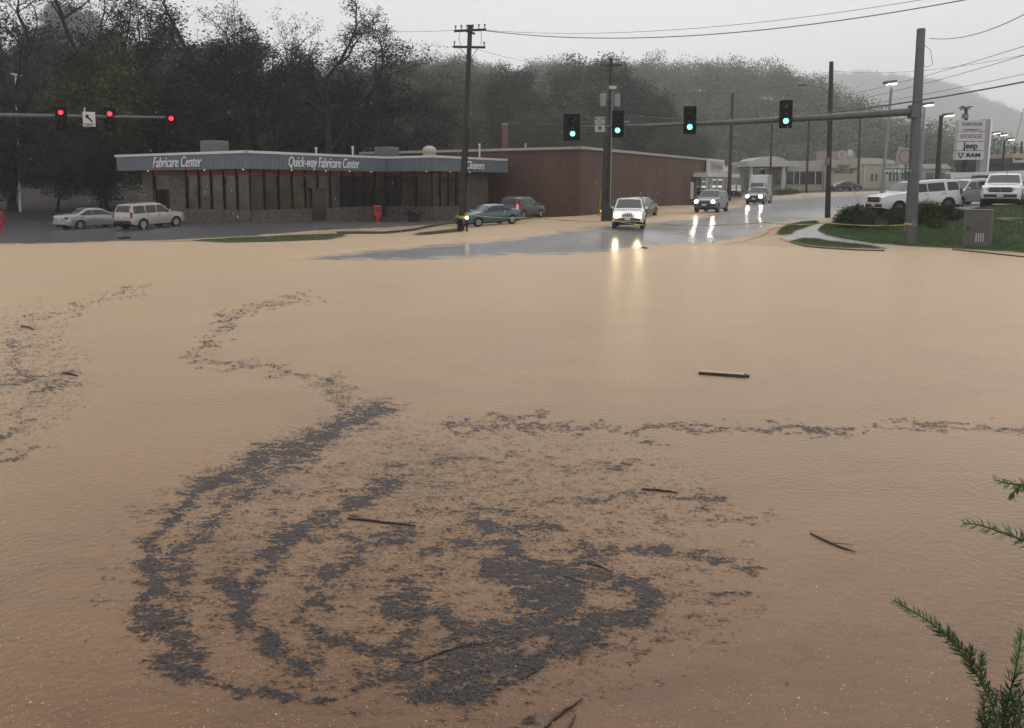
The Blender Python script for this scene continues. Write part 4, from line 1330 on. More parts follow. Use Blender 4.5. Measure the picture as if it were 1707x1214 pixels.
def signal(u, v0, v1, Y, lit, label, grp, yaw=0.0, wide=1.0, vis=1, off=0.0):
    zt_, zb2 = ZV(v0, Y), ZV(v1, Y)
    H = zt_ - zb2
    c = Vector((GX(u, Y, (zt_ + zb2) / 2), Y, (zt_ + zb2) / 2))
    t = thing('traffic_signal', c, yaw, label, 'traffic signal', grp)
    W_ = .60 * wide * H / 1.33
    mb = MB(); mb.box((0, .02, 0), (W_, .03, H)); mb.build('backplate', M_BLACK, t)
    hw, hs = .30 * H / 1.33, .33 * H / 1.33
    mb = MB(); mb.box((off, .0, 0), (hw, .24, hs * 3.05), bev=.02); mb.build('housing', M_BLACK, t, 40)
    mb = MB(); mb.box((off, .14, .1), (.08, .18, .7)); mb.build('hanger', M_STEEL, t)
    for k in range(3):
        z = (1 - k) * hs
        mb = MB()
        n = 14; r = hs * .46
        pts = []
        for i in range(n + 1):
            w_ = math.pi * (-.12 + 1.24 * i / n)
            pts.append((off + r * math.cos(w_), r * math.sin(w_)))
        vs = []
        for (x, zz_) in pts:
            for rr, yy in ((1, -.12), (1, -.34), (.94, -.34), (.94, -.12)): vs.append(((x - off) * rr + off, yy, z + zz_ * rr))
        fs = []
        for i in range(n):
            for j in range(3): fs.append((i * 4 + j, i * 4 + j + 1, (i + 1) * 4 + j + 1, (i + 1) * 4 + j))
        mb.add(vs, fs); mb.build('visor', M_BLACK, t)
        on = (k == 0 and lit == 'red') or (k == 2 and lit == 'green')
        mb = MB(); mb.sphere((off, -.12, z), r * .78, 14, 8, (1, .35, 1))
        mb.build('lens', (M_LR if lit == 'red' else M_LG) if on else M_LOFF, t, 80)
    return t
GS = 'green lit signals on the long mast arm'
signal(953, 190, 234.5, 43.4, 'green', 'wide traffic signal at the tip of the right arm, lit green', GS, R(-12), 1.42, off=.07)
signal(1030, 184.5, 229, 42.8, 'green', 'green traffic signal right of the yield sign, beside the pole', GS, R(-12))
signal(1150, 177, 224, 41.9, 'green', 'green traffic signal third from the arm tip, over open road', GS, R(-12))
signal(1310, 167, 214, 40.6, 'green', 'green traffic signal nearest to the thick mast', GS, R(-12))
RS = 'red lit signals on the left arm'
signal(102, 178, 217.5, 43.0, 'red', 'red traffic signal left of the white arrow sign', RS, R(24))
signal(183.5, 180, 220.5, 44.2, 'red', 'red traffic signal right of the white arrow sign', RS, R(24))
signal(285.5, 188, 227, 45.6, 'red', 'red traffic signal at the right tip of the left arm', RS, R(24))
# left mast : pole outside the photo, arm reaches in
lb = G(-330, 38)
m2 = thing('signal_mast', lb, 0, 'pale grey signal arm reaching in from the left edge', 'signal mast', 'signal masts')
a0 = P(-330, 188, 38) - lb; a1 = P(290, 196.5, 45.8) - lb
mb = MB(); mb.tube([(0, 0, 0), (0, 0, a0.z + .6)], [.24, .18], 14); mb.build('pole', M_SIGG, m2, 60)
M_ARM2 = mat("pale_galvanised", (.12, .123, .127), .5, .3)
mb = MB(); mb.tube([a0.lerp(a1, k / 10) for k in range(11)], [.16 - .09 * k / 10 for k in range(11)], 10); mb.build('arm', M_ARM2, m2, 60)
# signs on the arms
def plate(u, v, Y, w_, h, m, label, cat='sign', yaw=0, name='road_sign'):
    c = P(u, v, Y)
    t = thing(name, c, yaw, label, cat)
    mb = MB(); mb.box((0, 0, 0), (w_, .02, h)); mb.build('plate', m, t)
    return t
M_SIGN = mat("sign_white", (.62, .62, .60), .45)
t = plate(1000, 207.5, 43.0, .52, .78, mat("sign_pale_grey", (.40, .41, .42), .5), 'pale sign reading left turn yield on green hanging from arm', name='yield_sign')
for k, s_ in enumerate(("LEFT TURN", "YIELD", "ON GREEN")):
    text('lettering', s_, .125, M_LETD, t, (0, -.02, .28 - k * .14), (R(90), 0, 0), .003, bold=.004)
mb = MB(); mb.tube([(0, -.012, -.2), (0, -.022, -.2)], .105, 18); mb.build('green_disc', mat("sign_green", (.01, .10, .05), .4), t)
mb = MB(); mb.box((0, .05, .1), (.05, .1, .5)); mb.build('bracket', M_STEEL, t)
t = plate(148.5, 199, 43.4, .62, .78, M_SIGN, 'white sign with black left arrow between the red signals', name='arrow_sign', yaw=R(10))
mb = MB()
mb.prism([(.20, -.015, -.12), (.14, -.015, -.16), (-.08, -.015, .08), (-.14, -.015, .03), (-.17, -.015, .24), (.02, -.015, .22), (-.03, -.015, .15)], (0, -.01, 0)); mb.build('arrow', M_BLACK, t)
mb = MB(); mb.box((0, -.018, -.235), (.60, .008, .02)); mb.build('rule', M_BLACK, t)
text('lettering', "ONLY", .15, M_BLACK, t, (0, -.02, -.32), (R(90), 0, 0), .002, bold=.003)
mb = MB(); mb.tube([(-.2, .0, .38), (-.2, 0, .62)], .035, 6); mb.build('bracket', M_SIGN, t)
t = plate(1497, 285.5, 39.0, 1.22, .26, mat("street_sign_green", (.005, .085, .055), .4), 'green street name sign reading WONJU ST on the mast', name='street_name_sign')
text('lettering', "WONJU", .23, M_LET, t, (-.18, -.018, 0), (R(90), 0, 0), .003, bold=.004, sx=1.15)
text('lettering', "ST", .13, M_LET, t, (.46, -.018, .03), (R(90), 0, 0), .003, bold=.003)
mb = MB(); mb.box((.62, .1, 0), (.1, .25, .2)); mb.build('bracket', M_STEEL, t)

# ---------------------------------------------------------------- dealership sign tower
YS = 74
sb = G(1628, YS)
tow = thing('sign_tower', sb, 0, 'tall dealership sign with four stacked brand panels and white pylon', 'sign')
M_PAN = mat("sign_panel", (.50, .50, .52), .35)
M_PYL = mat("pylon_grey", (.30, .30, .315), .4)
def sv(u, v, Y=YS): return P(u, v, Y) - sb
PAN = [(201, 219), (220.5, 235.5), (237, 250.5), (252, 266.5)]
lefts = [1596, 1594.5, 1593, 1591.5]
for k, (v0, v1) in enumerate(PAN):
    a, b2 = sv(lefts[k], v0), sv(1639.5 - k * 1.0, v1)
    mb = MB(); mb.box(((a.x + b2.x) / 2, 0, (a.z + b2.z) / 2), (b2.x - a.x, .5, a.z - b2.z)); pn = mb.build('panel', M_PAN, tow)
    cxx, czz = (a.x + b2.x) / 2, (a.z + b2.z) / 2
    s_ = ["CHRYSLER", "DODGE", "Jeep", "RAM"][k]
    sz = [.42, .5, .78, .46][k]
    mt = [M_LETD, mat("dull_red_letters", (.20, .05, .06), .5), M_BLACK, M_BLACK][k]
    w_ = (b2.x - a.x)
    if k == 3: cxx += .32
    o = text('lettering', s_, sz, mt, pn, (cxx, -.27, czz + (.12 if k == 0 else 0)), (R(90), 0, 0), .01, bold=.02 if k > 1 else .006)
    o.scale[0] = w_ * [.78, .8, .55, .5][k] / tw(o)
    if k == 0:
        mb = MB()
        pts = [(cxx - .95 + 1.9 * i / 12, -.27, czz - .32 - .10 * math.sin(math.pi * i / 12)) for i in range(13)]
        pts += [(cxx + .95 - 1.9 * i / 12, -.27, czz - .30 + .0 * i) for i in range(1, 12)]
        mb.prism(pts, (0, -.02, 0)); mb.build('wing_emblem', M_LETD, pn)
    if k == 3:
        mb = MB(); x = a.x + .42
        for s in (-1, 1):
            mb.tube([(x, -.28, czz - .27), (x + s * .16, -.28, czz + .02), (x + s * .27, -.28, czz + .22), (x + s * .05, -.28, czz + .17)], [.03, .05, .05, .03], 6)
        mb.build('head_emblem', M_BLACK, pn)
mb = MB()
a = sv(1640, 200); b2 = sv(1634, 268)
mb.prism([(sv(1641, 199).x, .1, sv(1641, 199).z), (sv(1653, 198).x, .1, sv(1653, 198).z), (sv(1640.5, 306).x + .4, .1, sv(1640, 306).z), (sv(1632, 306).x, .1, sv(1632, 306).z)], (0, .6, 0)); mb.build('pylon', M_PYL, tow)
mb = MB()
mb.prism([(sv(1652.5, 197).x, 0, sv(1652.5, 197).z), (sv(1655, 197).x, 0, sv(1655, 197).z), (sv(1646, 306).x, 0, sv(1646, 306).z), (sv(1643.5, 306).x, 0, sv(1643.5, 306).z)], (0, .8, 0)); mb.build('pylon_edge', mat("pylon_white", (.85, .85, .85), .3), tow)
mb = MB(); p0, p1 = sv(1610, 268), sv(1608.5, 308)
mb.tube([p0 + Vector((0, .3, 0)), p1 + Vector((0, .3, -.6))], .17, 10); mb.build('post', M_WPOLE, tow)
mb = MB(); mb.tube([sv(1591, 268), sv(1589, 292)], .04, 5); mb.build('strut', M_STEEL, tow)
# dead palm-like ornament above the sign: pole top with insulators behind
t, b, v = lean_pole('utility_pole', 1609, 80, 1610.5, 180, .2, .15, M_WPOLE, 'pole top with bristling fittings just above the stacked sign', 'utility pole', UG)
mb = MB(); random.seed(4)
for k in range(9):
    a = random.uniform(-1, 1)
    mb.tube([v + Vector((0, 0, -.15)), v + Vector((a * .45, .1 * a, .12)), v + Vector((a * .8, .1, random.uniform(-.25, .2)))], [.05, .04, .06], 5)
mb.build('fittings', M_WPOLE, t)
mb = MB(); mb.tube([v * .9 + Vector((-.2, -.2, -.25)), v * .9 + Vector((-.2, -.2, .2))], .3, 10); mb.build('transformer', M_STEEL, t)
# round sign on a pole
t, b, v = lean_pole('pole_sign', 1509, 112, 1511, 222, .13, .09, M_WPOLE, 'faded white pole sign with a round red emblem left of the mast', 'sign', None)
c = P(1508, 261, 112) - b
mb = MB(); mb.box(c, (2.3, .3, 2.4), M=Matrix.Rotation(R(8), 3, 'Y'), bev=.2); mb.build('board', mat("faded_board", (.32, .28, .27), .6), t)
mb = MB()
for i in range(24):
    a1, a2 = 2 * math.pi * i / 24, 2 * math.pi * (i + 1) / 24
    mb.add([c + Vector((r * math.cos(a) * .95, -.17, r * math.sin(a))) for a in (a1, a2) for r in (.75, 1.0)], [(0, 1, 3, 2)])
mb.build('emblem', mat("faded_red", (.28, .13, .13), .6), t)
# far green signal in the mist
t = signal(1620, 262, 288, 120, 'green', 'distant green traffic signal below the stacked sign', None, 0)
mb = MB(); mb.tube([(0, .1, 1), (6, .1, 1.2), (6, .1, -6)], .07, 5); mb.build('support_arm', M_STEEL, t)

# ---------------------------------------------------------------- utility cabinet on the lawn
g = G(1629, 38.0)
cabn = thing('utility_cabinet', g, R(-36), 'brown grey utility cabinet with white slots on the lawn edge', 'utility cabinet')
hh = ZV(351, 38) - g.z
M_CAB1 = mat("rusty_brown_cabinet", (.16, .115, .105), .6, vary=.15, vscale=1.5)
M_CAB2 = mat("olive_grey_cabinet", (.095, .09, .08), .6, vary=.15, vscale=1.5)
mb = MB(); mb.box((0, 0, hh / 2), (1.10, 1.05, hh), bev=.02); cbx = mb.build('body', M_CAB2, cabn, 40)
mb = MB(); mb.box((-.558, 0, hh / 2), (.012, .98, hh - .08)); mb.build('side_panel', M_CAB1, cabn)
mb = MB(); mb.box((0, 0, hh + .02), (1.16, 1.1, .05)); mb.build('lid', M_CAB2, cabn)
mb = MB()
for k in range(4): mb.box((-.02 + k * .095, -.532, hh * .28), (.032, .012, .42))
mb.build('slots', M_WHITE, cabn)
mb = MB(); mb.box((-.38, -.54, hh * .52), (.03, .05, .2)); mb.build('handle', M_BLACK, cabn)
mb = MB(); mb.box((0, 0, .0), (1.5, 1.4, .16)); mb.build('plinth', M_CURB, cabn)
# concrete slab on the lawn
g = G(1683, 42)
t = thing('manhole_slab', g + Vector((0, 0, .02)), 0, 'flat pale concrete lid lying in the grass right of the cabinet', 'ground lid')
mb = MB(); mb.box((0, 0, .03), (1.2, .6, .14), bev=.01); mb.build('slab', mat("pale_concrete", (.22, .20, .18), .7), t)

# ---------------------------------------------------------------- barricade at the leaning pole
g = G(772, 46.2)
br = thing('barricade', g, R(10), 'low dark barricade with a lit amber lamp at the leaning pole', 'barricade')
mb = MB()
for s in (-1, 1):
    for q_ in (-1, 1): mb.tube([(s * .22, q_ * .22, 0), (s * .2, 0, 1.0)], .03, 5)
mb.build('legs', M_BLACK, br)
mb = MB(); mb.box((0, -.06, .82), (.55, .03, .16)); mb.build('rail', mat("hi_vis_rail", (.30, .32, .06), .5), br)
mb = MB(); mb.box((-.18, -.03, .42), (.3, .05, .8)); mb.build('sandbag', M_BLACK, br)
mb = MB(); mb.sphere((.2, -.14, .80), .10, 10, 6); mb.build('warning_lamp', glow("amber_lamp", (1, .85, .4), 5), br)

# ================================================================ wires
def wire(p, q, sag, r, label, group='overhead wires across the sky'):
    o0 = p.copy()
    t = MB(); K = 24
    t.tube([p.lerp(q, k / K) - o0 + Vector((0, 0, -sag * 4 * (k / K) * (1 - k / K))) for k in range(K + 1)], r, 5)
    o = t.build('overhead_wire', M_WIRE)
    o.location = o0
    tag(o, label, 'wire', group)
M_WIRE = mat("wire_black", (.09, .09, .095), .6)
pA = bA + vA
wire(P(806, 51, 47), P(1650, -8, 30), .9, .022, 'thick upper wire bundle sweeping from the shop pole to the top right')
wire(P(800, 50, 47.3), P(1660, -22, 30), .75, .011, 'thin wire just above the thick upper bundle')
wire(P(770, 50, 47), P(560, 42, 75), .3, .012, 'wire from the crossarm of the shop pole to the left trees')
wire(P(768, 80, 47), P(590, 48, 80), .3, .011, 'lower thin wire from the shop pole to the left trees')
wire(P(785, 79, 47), P(1016, 108, 61), .5, .009, 'faint wire between the shop pole and the transformer pole')
wire(P(1020, 100, 61), P(1218, 160, 100), .6, .011, 'faint wire from transformer pole down to the slim pole')
wire(P(1221, 172, 100), P(1760, 60, 34), 1.2, .014, 'upper thin wire rising to the right edge')
wire(P(1221, 180, 100), P(1760, 76, 34), 1.2, .014, 'second wire rising to the right edge')
wire(P(1221, 184, 100), P(1760, 112, 34), .9, .012, 'third wire crossing behind the thick mast')
wire(P(1056, 194, 60), P(1760, 126, 33), .85, .036, 'heavy black cable crossing just above the mast arm')
wire(P(840, 205, 62), P(1060, 194, 60), .3, .03, 'cable left of the paired poles in front of the trees')
wire(P(1056, 203, 60), P(1383, 190, 55), .5, .02, 'thin cable running just below the heavy black cable')
wire(P(880, 148, 75), P(1016, 140, 61), .6, .02, 'cable through the grey trees left of the transformers')
wire(P(1022, 150, 61), P(1386, 128, 55), .7, .012, 'thin wire from the transformer pole to the bare pole')
wire(P(1386, 118, 55), P(1760, 80, 36), .5, .010, 'thin wire from the bare pole to the right edge')
wire(P(1550, 64, 39.5), P(1760, -6, 26), .45, .016, 'service wire from the mast top to the top right corner')
wire(P(-20, 12, 60), P(140, -20, 60), .3, .02, 'short wire in the top left corner')
# guy wire by the far street
wire(P(1419, 310, 80), P(1430, 337, 60), 0, .03, 'slanted guard rod sticking up near the street behind the bush', None)
wire(P(1676, 300, 42), P(1707, 180, 42), .0, .012, 'thin pale stay rising right of the white pickup', None)

# ---------------------------------------------------------------- caution tape
def tape(pts, label):
    o0 = pts[0].copy()
    V_ = []
    K = 40
    mb = MB()
    rows = []
    for i in range(len(pts) - 1):
        for k in range(K):
            t_ = k / K
            p = pts[i].lerp(pts[i + 1], t_) - o0
            p.z -= .10 * 4 * t_ * (1 - t_)
            rows.append(p)
    rows.append(pts[-1] - o0)
    vs, fs = [], []
    for j, p in enumerate(rows):
        tw_ = .5 * math.sin(j * .37) + .3 * math.sin(j * .9)
        d = Vector((0, math.sin(tw_) * .026, math.cos(tw_) * .026))
        vs += [p - d, p + d]
        if j: fs.append((2 * j - 2, 2 * j - 1, 2 * j + 1, 2 * j))
    mb.add(vs, fs)
    o = mb.build('caution_tape', mat("yellow_tape", (.38, .33, .10), .4))
    o.location = o0
    tag(o, label, 'tape')
tape([P(1524, 374, 39.3), P(1379, 371.5, 41), P(1275, 371, 42), P(1097, 374.5, 42.9), P(1030, 368.5, 43.3), P(885, 362.5, 45), P(774, 357, 46.8)], 'long yellow caution tape strung across the road before the cars')
mb = MB()
g = P(1517.5, 374, 39.5)
mb.tube([Vector((0, 0, -.05)), Vector((.01, 0, .05))], .30, 16)
mb.box((-.3, -.1, -.15), (.03, .02, .35))
o = mb.build('tape_knot', MATS['yellow_tape']); o.location = g; tag(o, 'turn of yellow tape wrapped round the thick mast', 'tape')
# ================================================================ vehicles
M_TYRE = mat("tyre_rubber", (.012, .012, .013), .8)
M_RIM = mat("alloy_rim", (.45, .45, .46), .3, .6)
M_RIMD = mat("dark_rim", (.16, .16, .17), .35, .6)
M_UND = mat("underbody", (.008, .008, .009), .8)
M_AGL = mat("car_glass", (.012, .014, .016), .08, spec=.6)
M_AGL2 = mat("car_windscreen", (.06, .068, .07), .1, spec=.8)
M_PLAST = mat("black_plastic", (.018, .018, .02), .5)
M_CHROME = mat("chrome", (.55, .55, .56), .18, .9)
M_TAIL = mat("tail_lamp_red", (.22, .01, .015), .2)
M_TAILON = glow("tail_lamp_lit", (1, .12, .10), 1.6)
M_HL = mat("headlamp_clear", (.30, .30, .31), .12)
M_HLON = glow("headlamp_lit", (1, .76, .42), 90)
M_HLON2 = glow("headlamp_lit_far", (1, .84, .58), 80)
M_FOG = glow("foglamp_lit", (1, .82, .55), 30)
M_PLATE = mat("number_plate", (.55, .55, .55), .4)
M_AMB = glow("amber_indicator", (1, .6, .05), 1.6)
def paint(name, c): return mat(name, c, .22, .0, coat=.6, spec=.5)
P_WHITE = paint("white_car_paint", (.62, .63, .64))
P_SILV = mat("silver_car_paint", (.36, .37, .385), .28, .5, coat=.6)
P_TAN = mat("champagne_car_paint", (.42, .40, .37), .3, .35, coat=.5)
P_TEAL = mat("teal_car_paint", (.055, .13, .15), .25, .3, coat=.6)
P_GREY = mat("grey_car_paint", (.065, .072, .08), .28, .4, coat=.6)
P_DGRN = mat("dark_green_paint", (.022, .036, .034), .3, .2, coat=.6)
P_DGREY = mat("dark_grey_paint", (.055, .057, .062), .3, .2, coat=.6)
P_BLK = mat("black_car_paint", (.014, .014, .016), .25, coat=.6)
P_BLUEG = mat("blue_grey_paint", (.10, .115, .135), .28, .4, coat=.6)
P_RED = paint("red_truck_paint", (.30, .02, .02))

def interp(prof, x):
    xs, zs = [p[0] for p in prof], [p[1] for p in prof]
    return float(np.interp(x, xs, zs))
PROF = {   # top outline from tail (-) to nose (+): fractions of half length, heights in metres
 'sedan': dict(L=4.75, W=1.80, top=[(-1, .80), (-.97, .98), (-.90, 1.03), (-.66, 1.08), (-.58, 1.15), (-.36, 1.40), (-.2, 1.455), (.02, 1.45), (.16, 1.38), (.42, 1.04), (.50, .99), (.80, .90), (.93, .80), (1, .62)],
               belt=.93, sill=.26, wheels=(-.60, .60), r=.325, tumble=.24, glass=[(-.56, -.20), (-.185, .36)], ws=(.17, .44), rw=(-.64, -.37), ztop=1.37),
 'suv': dict(L=4.5, W=1.82, top=[(-1, .85), (-.985, 1.10), (-.93, 1.45), (-.86, 1.66), (-.6, 1.72), (.0, 1.72), (.14, 1.66), (.40, 1.16), (.46, 1.10), (.84, 1.02), (.96, .92), (1, .70)],
             belt=1.05, sill=.34, wheels=(-.60, .60), r=.36, tumble=.20, glass=[(-.88, -.50), (-.46, -.10), (-.07, .33)], ws=(.15, .41), rw=(-.975, -.89), ztop=1.62),
 'bigsuv': dict(L=5.2, W=2.02, top=[(-1, .95), (-.985, 1.2), (-.945, 1.6), (-.89, 1.84), (-.6, 1.91), (.05, 1.91), (.18, 1.84), (.42, 1.36), (.47, 1.30), (.88, 1.20), (.97, 1.08), (1, .80)],
                belt=1.22, sill=.40, wheels=(-.62, .62), r=.41, tumble=.18, glass=[(-.92, -.62), (-.54, -.12), (-.10, .36)], ws=(.19, .43), rw=(-.98, -.91), ztop=1.80),
 'pickup': dict(L=5.8, W=2.03, top=[(-1, 1.25), (-.5, 1.29), (-.30, 1.31), (-.285, 1.60), (-.26, 1.90), (-.15, 1.96), (.10, 1.96), (.18, 1.88), (.37, 1.40), (.42, 1.34), (.80, 1.27), (.95, 1.15), (1, .85)],
                belt=1.27, sill=.45, wheels=(-.62, .66), r=.42, tumble=.20, glass=[(-.24, -.02), (.0, .33)], ws=(.19, .38), rw=(-.288, -.262), ztop=1.84),
 'van': dict(L=5.2, W=2.0, top=[(-1, 1.2), (-.99, 2.0), (-.96, 2.15), (.3, 2.18), (.42, 2.1), (.66, 1.40), (.72, 1.32), (.93, 1.12), (1, .75)],
             belt=1.25, sill=.38, wheels=(-.60, .62), r=.37, tumble=.08, glass=[(.18, .56)], ws=(.43, .66), rw=(-.992, -.975), ztop=1.95),
}
def car(kind, loc, head, paintm, label, name='parked_car', group=None, cat='car', scale=1.0, lights=None, rim=None, plate=True, tail=None, door=None, grille='bars', sill=None):
    S = dict(PROF[kind])
    L2, W2 = S['L'] / 2, S['W'] / 2
    root = thing(name, loc, math.atan2(head[1], head[0]), label, cat, group)
    root.scale = (scale,) * 3
    # follow the slope of the ground along the car
    hx, hy = Vector((head[0], head[1])).normalized()
    zf_, zr_ = gz(loc[0] + hx * 1.4, loc[1] + hy * 1.4), gz(loc[0] - hx * 1.4, loc[1] - hy * 1.4)
    pit = -math.atan2(max(zf_, 0) - max(zr_, 0), 2.8)
    root.rotation_euler = (0, max(-.06, min(.06, pit)), math.atan2(head[1], head[0]))
    root.rotation_mode = 'XYZ'
    zb, zs, r = S['belt'], S['sill'], S['r']
    xw = [w * L2 for w in S['wheels']]
    topf = lambda x: interp(S['top'], x / L2)
    Ra = r * 1.16
    def low(x):
        z = zs + .10 * max(0, (abs(x) / L2 - .86) / .14)
        for w_ in xw:
            d = abs(x - w_)
            if d < Ra: z = max(z, r + math.sqrt(Ra * Ra - d * d) * 1.0)
        return z
    def halfw(x):
        a = abs(x) / L2
        return W2 * (1 - .03 * a ** 2 - .16 * max(0, (a - .80) / .20) ** 2.2)
    zroof = max(z for _, z in S['top'])
    def beltat(x): return min(zb, topf(x) - .04)
    def secy(x, z):
        w_ = halfw(x); bz = beltat(x)
        if z <= bz: t = max(0, min(1, (z - zs) / max(bz - zs, .05))); return w_ * (.955 + .045 * math.sin(math.pi * min(1, t * 1.1)))
        return w_ * (.958 - S['tumble'] * (z - bz) / max(zroof - zb, .1))
    xs = set(np.linspace(-L2, L2, 41).tolist() + [f * L2 for f, _ in S['top']])
    for w_ in xw:
        for k in range(13): xs.add(w_ + Ra * math.cos(math.pi * k / 12))
    xs |= {-L2 + .02, L2 - .02, -L2 + .06, L2 - .06}
    xs = sorted(x for x in xs if -L2 <= x <= L2)
    xs = [x for i, x in enumerate(xs) if i == 0 or x - xs[i - 1] > .008]
    mb = MB(); rows = []
    for x in xs:
        zl, zt_ = low(x), topf(x)
        bz = max(beltat(x), zl + .02); zt_ = max(zt_, bz + .03)
        zz_ = [zl, zl + (bz - zl) * .35, zl + (bz - zl) * .75, bz, bz + (zt_ - bz) * .5, zt_ - .35 * min(.12, zt_ - bz)]
        side = [(secy(x, z), z) for z in zz_]
        ytop = secy(x, zt_)
        side += [(ytop * .90, zt_), (ytop * .5, zt_ + .018)]
        ring = [(x, -y, z) for y, z in side] + [(x, 0, zt_ + .025)] + [(x, y, z) for y, z in reversed(side)]
        rows.append(ring)
    n = len(rows[0])
    vs = [p for rg in rows for p in rg]
    fs = []
    for i in range(len(rows) - 1):
        for j in range(n - 1): fs.append((i * n + j, (i + 1) * n + j, (i + 1) * n + j + 1, i * n + j + 1))
    for base in (0, (len(rows) - 1) * n):
        for j in range(n // 2): 
            a, b2, c, d = base + j, base + j + 1, base + n - 2 - j, base + n - 1 - j
            if b2 == c: fs.append((a, b2, d))
            else: fs.append((a, b2, c, d) if base else (d, c, b2, a))
    mb.add(vs, fs)
    # door seams as thin dark strips set proud of the side
    mb.cur = 1
    for xa in [g[0] * L2 - .03 for g in S['glass'][-2:]] + [S['glass'][-1][1] * L2 + .12]:
        for s in (-1, 1):
            pts = []
            for k in range(7):
                z = max(low(xa), zs + .03) + (zb - zs - .06) * k / 6
                pts += [(xa - .008, s * (secy(xa, z) + .003), z), (xa + .008, s * (secy(xa, z) + .003), z)]
            mb.add(pts, [(2 * k, 2 * k + 1, 2 * k + 3, 2 * k + 2) for k in range(6)])
    body = mb.build('body', [paintm, M_PLAST], root, 38)
    mb = MB(); mb.box((0, 0, zs + .12), (S['L'] * .94, S['W'] * .80, .34)); mb.build('underbody', M_UND, root)
    mb = MB()
    for w_ in xw:
        mb.box((w_, 0, r + .18), (Ra * 1.9, S['W'] * .86, Ra * 1.5))
    mb.build('wheel_housing', M_UND, root)
    # cladding strip along the sill
    # glass
    for xa, xb in S['glass']:
        for s in (-1, 1):
            mb = MB(); K = 10; vs = []
            xa_, xb_ = xa * L2, xb * L2
            for k in range(K + 1):
                x = xa_ + (xb_ - xa_) * k / K
                zlo = beltat(x) + .04; zhi = max(zlo + .01, min(S['ztop'] - .05, topf(x) - .11))
                for q_ in range(4):
                    z = zlo + (zhi - zlo) * q_ / 3
                    vs.append((x, s * (secy(x, z) + .009), z))
            mb.add(vs, [(k * 4 + j, (k + 1) * 4 + j, (k + 1) * 4 + j + 1, k * 4 + j + 1) for k in range(K) for j in range(3)])
            mb.build('side_window', M_AGL, root, 40)
    def toppatch(nm, xa, xb, wf, m, fwd):
        mb = MB(); K = 8; vs = []
        for k in range(K + 1):
            x = (xa + (xb - xa) * k / K) * L2
            z = topf(x)
            y = secy(x, z) * wf
            nz_ = .012
            dz = (topf(x + .01) - topf(x - .01)) / .02
            ln_ = math.hypot(dz, 1)
            ox, oz = -dz / ln_ * .02, 1 / ln_ * .02
            for q_ in range(-3, 4):
                vs.append((x + ox, y * q_ / 3, z + .024 * (1 - abs(q_) / 3 * .9) + oz))
        mb.add(vs, [(k * 7 + j, (k + 1) * 7 + j, (k + 1) * 7 + j + 1, k * 7 + j + 1) for k in range(K) for j in range(6)])
        return mb.build(nm, m, root, 60)
    toppatch('windscreen', S['ws'][0], S['ws'][1], .88, M_AGL2, 1)
    toppatch('rear_window', S['rw'][0], S['rw'][1], .86, M_AGL, -1)
    # wheels
    rm = rim or M_RIM
    for w_ in xw:
        for s in (-1, 1):
            y0, y1 = s * (W2 - .24), s * (W2 - .005)
            mb = MB(); N_ = 20
            prof = [(r * .62, y0), (r * .94, y0), (r, y0 + s * .03), (r, y1 - s * .03), (r * .94, y1), (r * .66, y1 - s * .004)]
            vs = []
            for k in range(N_):
                a = 2 * math.pi * k / N_
                for rr, yy in prof: vs.append((w_ + rr * math.cos(a), yy, r + rr * math.sin(a)))
            m_ = len(prof)
            mb.add(vs, [(k * m_ + j, k * m_ + j + 1, ((k + 1) % N_) * m_ + j + 1, ((k + 1) % N_) * m_ + j) for k in range(N_) for j in range(m_ - 1)])
            wh = mb.build('wheel', M_TYRE, root, 50)
            mb = MB()
            mb.tube([(w_, y1 - s * .05, r), (w_, y1 - s * .045, r)], r * .64, 20)
            rmm = mb
            for k in range(7):
                a = 2 * math.pi * k / 7
                M3 = Matrix.Rotation(-a, 3, 'Y')
                rmm.box((w_ + math.cos(a) * r * .36, y1 - s * .022, r + math.sin(a) * r * .36), (r * .56, .03, r * .13), M=M3)
            rmm.tube([(w_, y1 - s * .04, r), (w_, y1 - s * .006, r)], [r * .16, r * .1], 8)
            rmm.build('rim', rm, wh, 40)
    # mirrors and handles
    xm = S['ws'][1] * L2 - .18
    for s in (-1, 1):
        mb = MB(); mb.box((xm, s * (secy(xm, zb) + .12), zb + .12), (.12, .2, .16 if kind != 'pickup' else .26), bev=.04)
        mb.build('wing_mirror', M_PLAST if kind == 'pickup' else paintm, root, 40)
    for g_ in S['glass'][-2:]:
        for s in (-1, 1):
            x = g_[0] * L2 + .12
            mb = MB(); mb.box((x, s * (secy(x, zb - .12) + .012), zb - .12), (.16, .03, .035)); mb.build('door_handle', M_PLAST, root)
    # front end
    hz = interp(S['top'], .93) - .14
    xf = L2
    def fx(y, z=None):
        # nose surface x at half width y (rounded plan)
        for k in range(60):
            x = xf - k * .01
            if halfw(x) * .95 >= abs(y): return x
        return xf - .6
    for s in (-1, 1):
        yh = W2 * .70
        on = lights is not None
        mb = MB()
        if grille == 'slots':
            mb.tube([(xf - .10, s * yh, hz), (xf - .0, s * yh, hz)], .12, 14)
        else:
            mb.prism([(fx(W2 * .86) - .18, s * W2 * .87, hz - .06), (fx(W2 * .60) - .02, s * W2 * .52, hz - .08), (fx(W2 * .60) - .02, s * W2 * .54, hz + .07), (fx(W2 * .86) - .2, s * W2 * .88, hz + .08)], (.045, s * .01, 0))
        hl = mb.build('headlight', M_HL, root, 40)
        if on:
            mb = MB(); mb.sphere((xf + .02 - (.10 if grille != 'slots' else 0), s * yh * .98, hz), .075 * lights.get('size', 1), 12, 8, (.5, 1, 1))
            mb.build('bulb', lights['mat'], hl, 80)
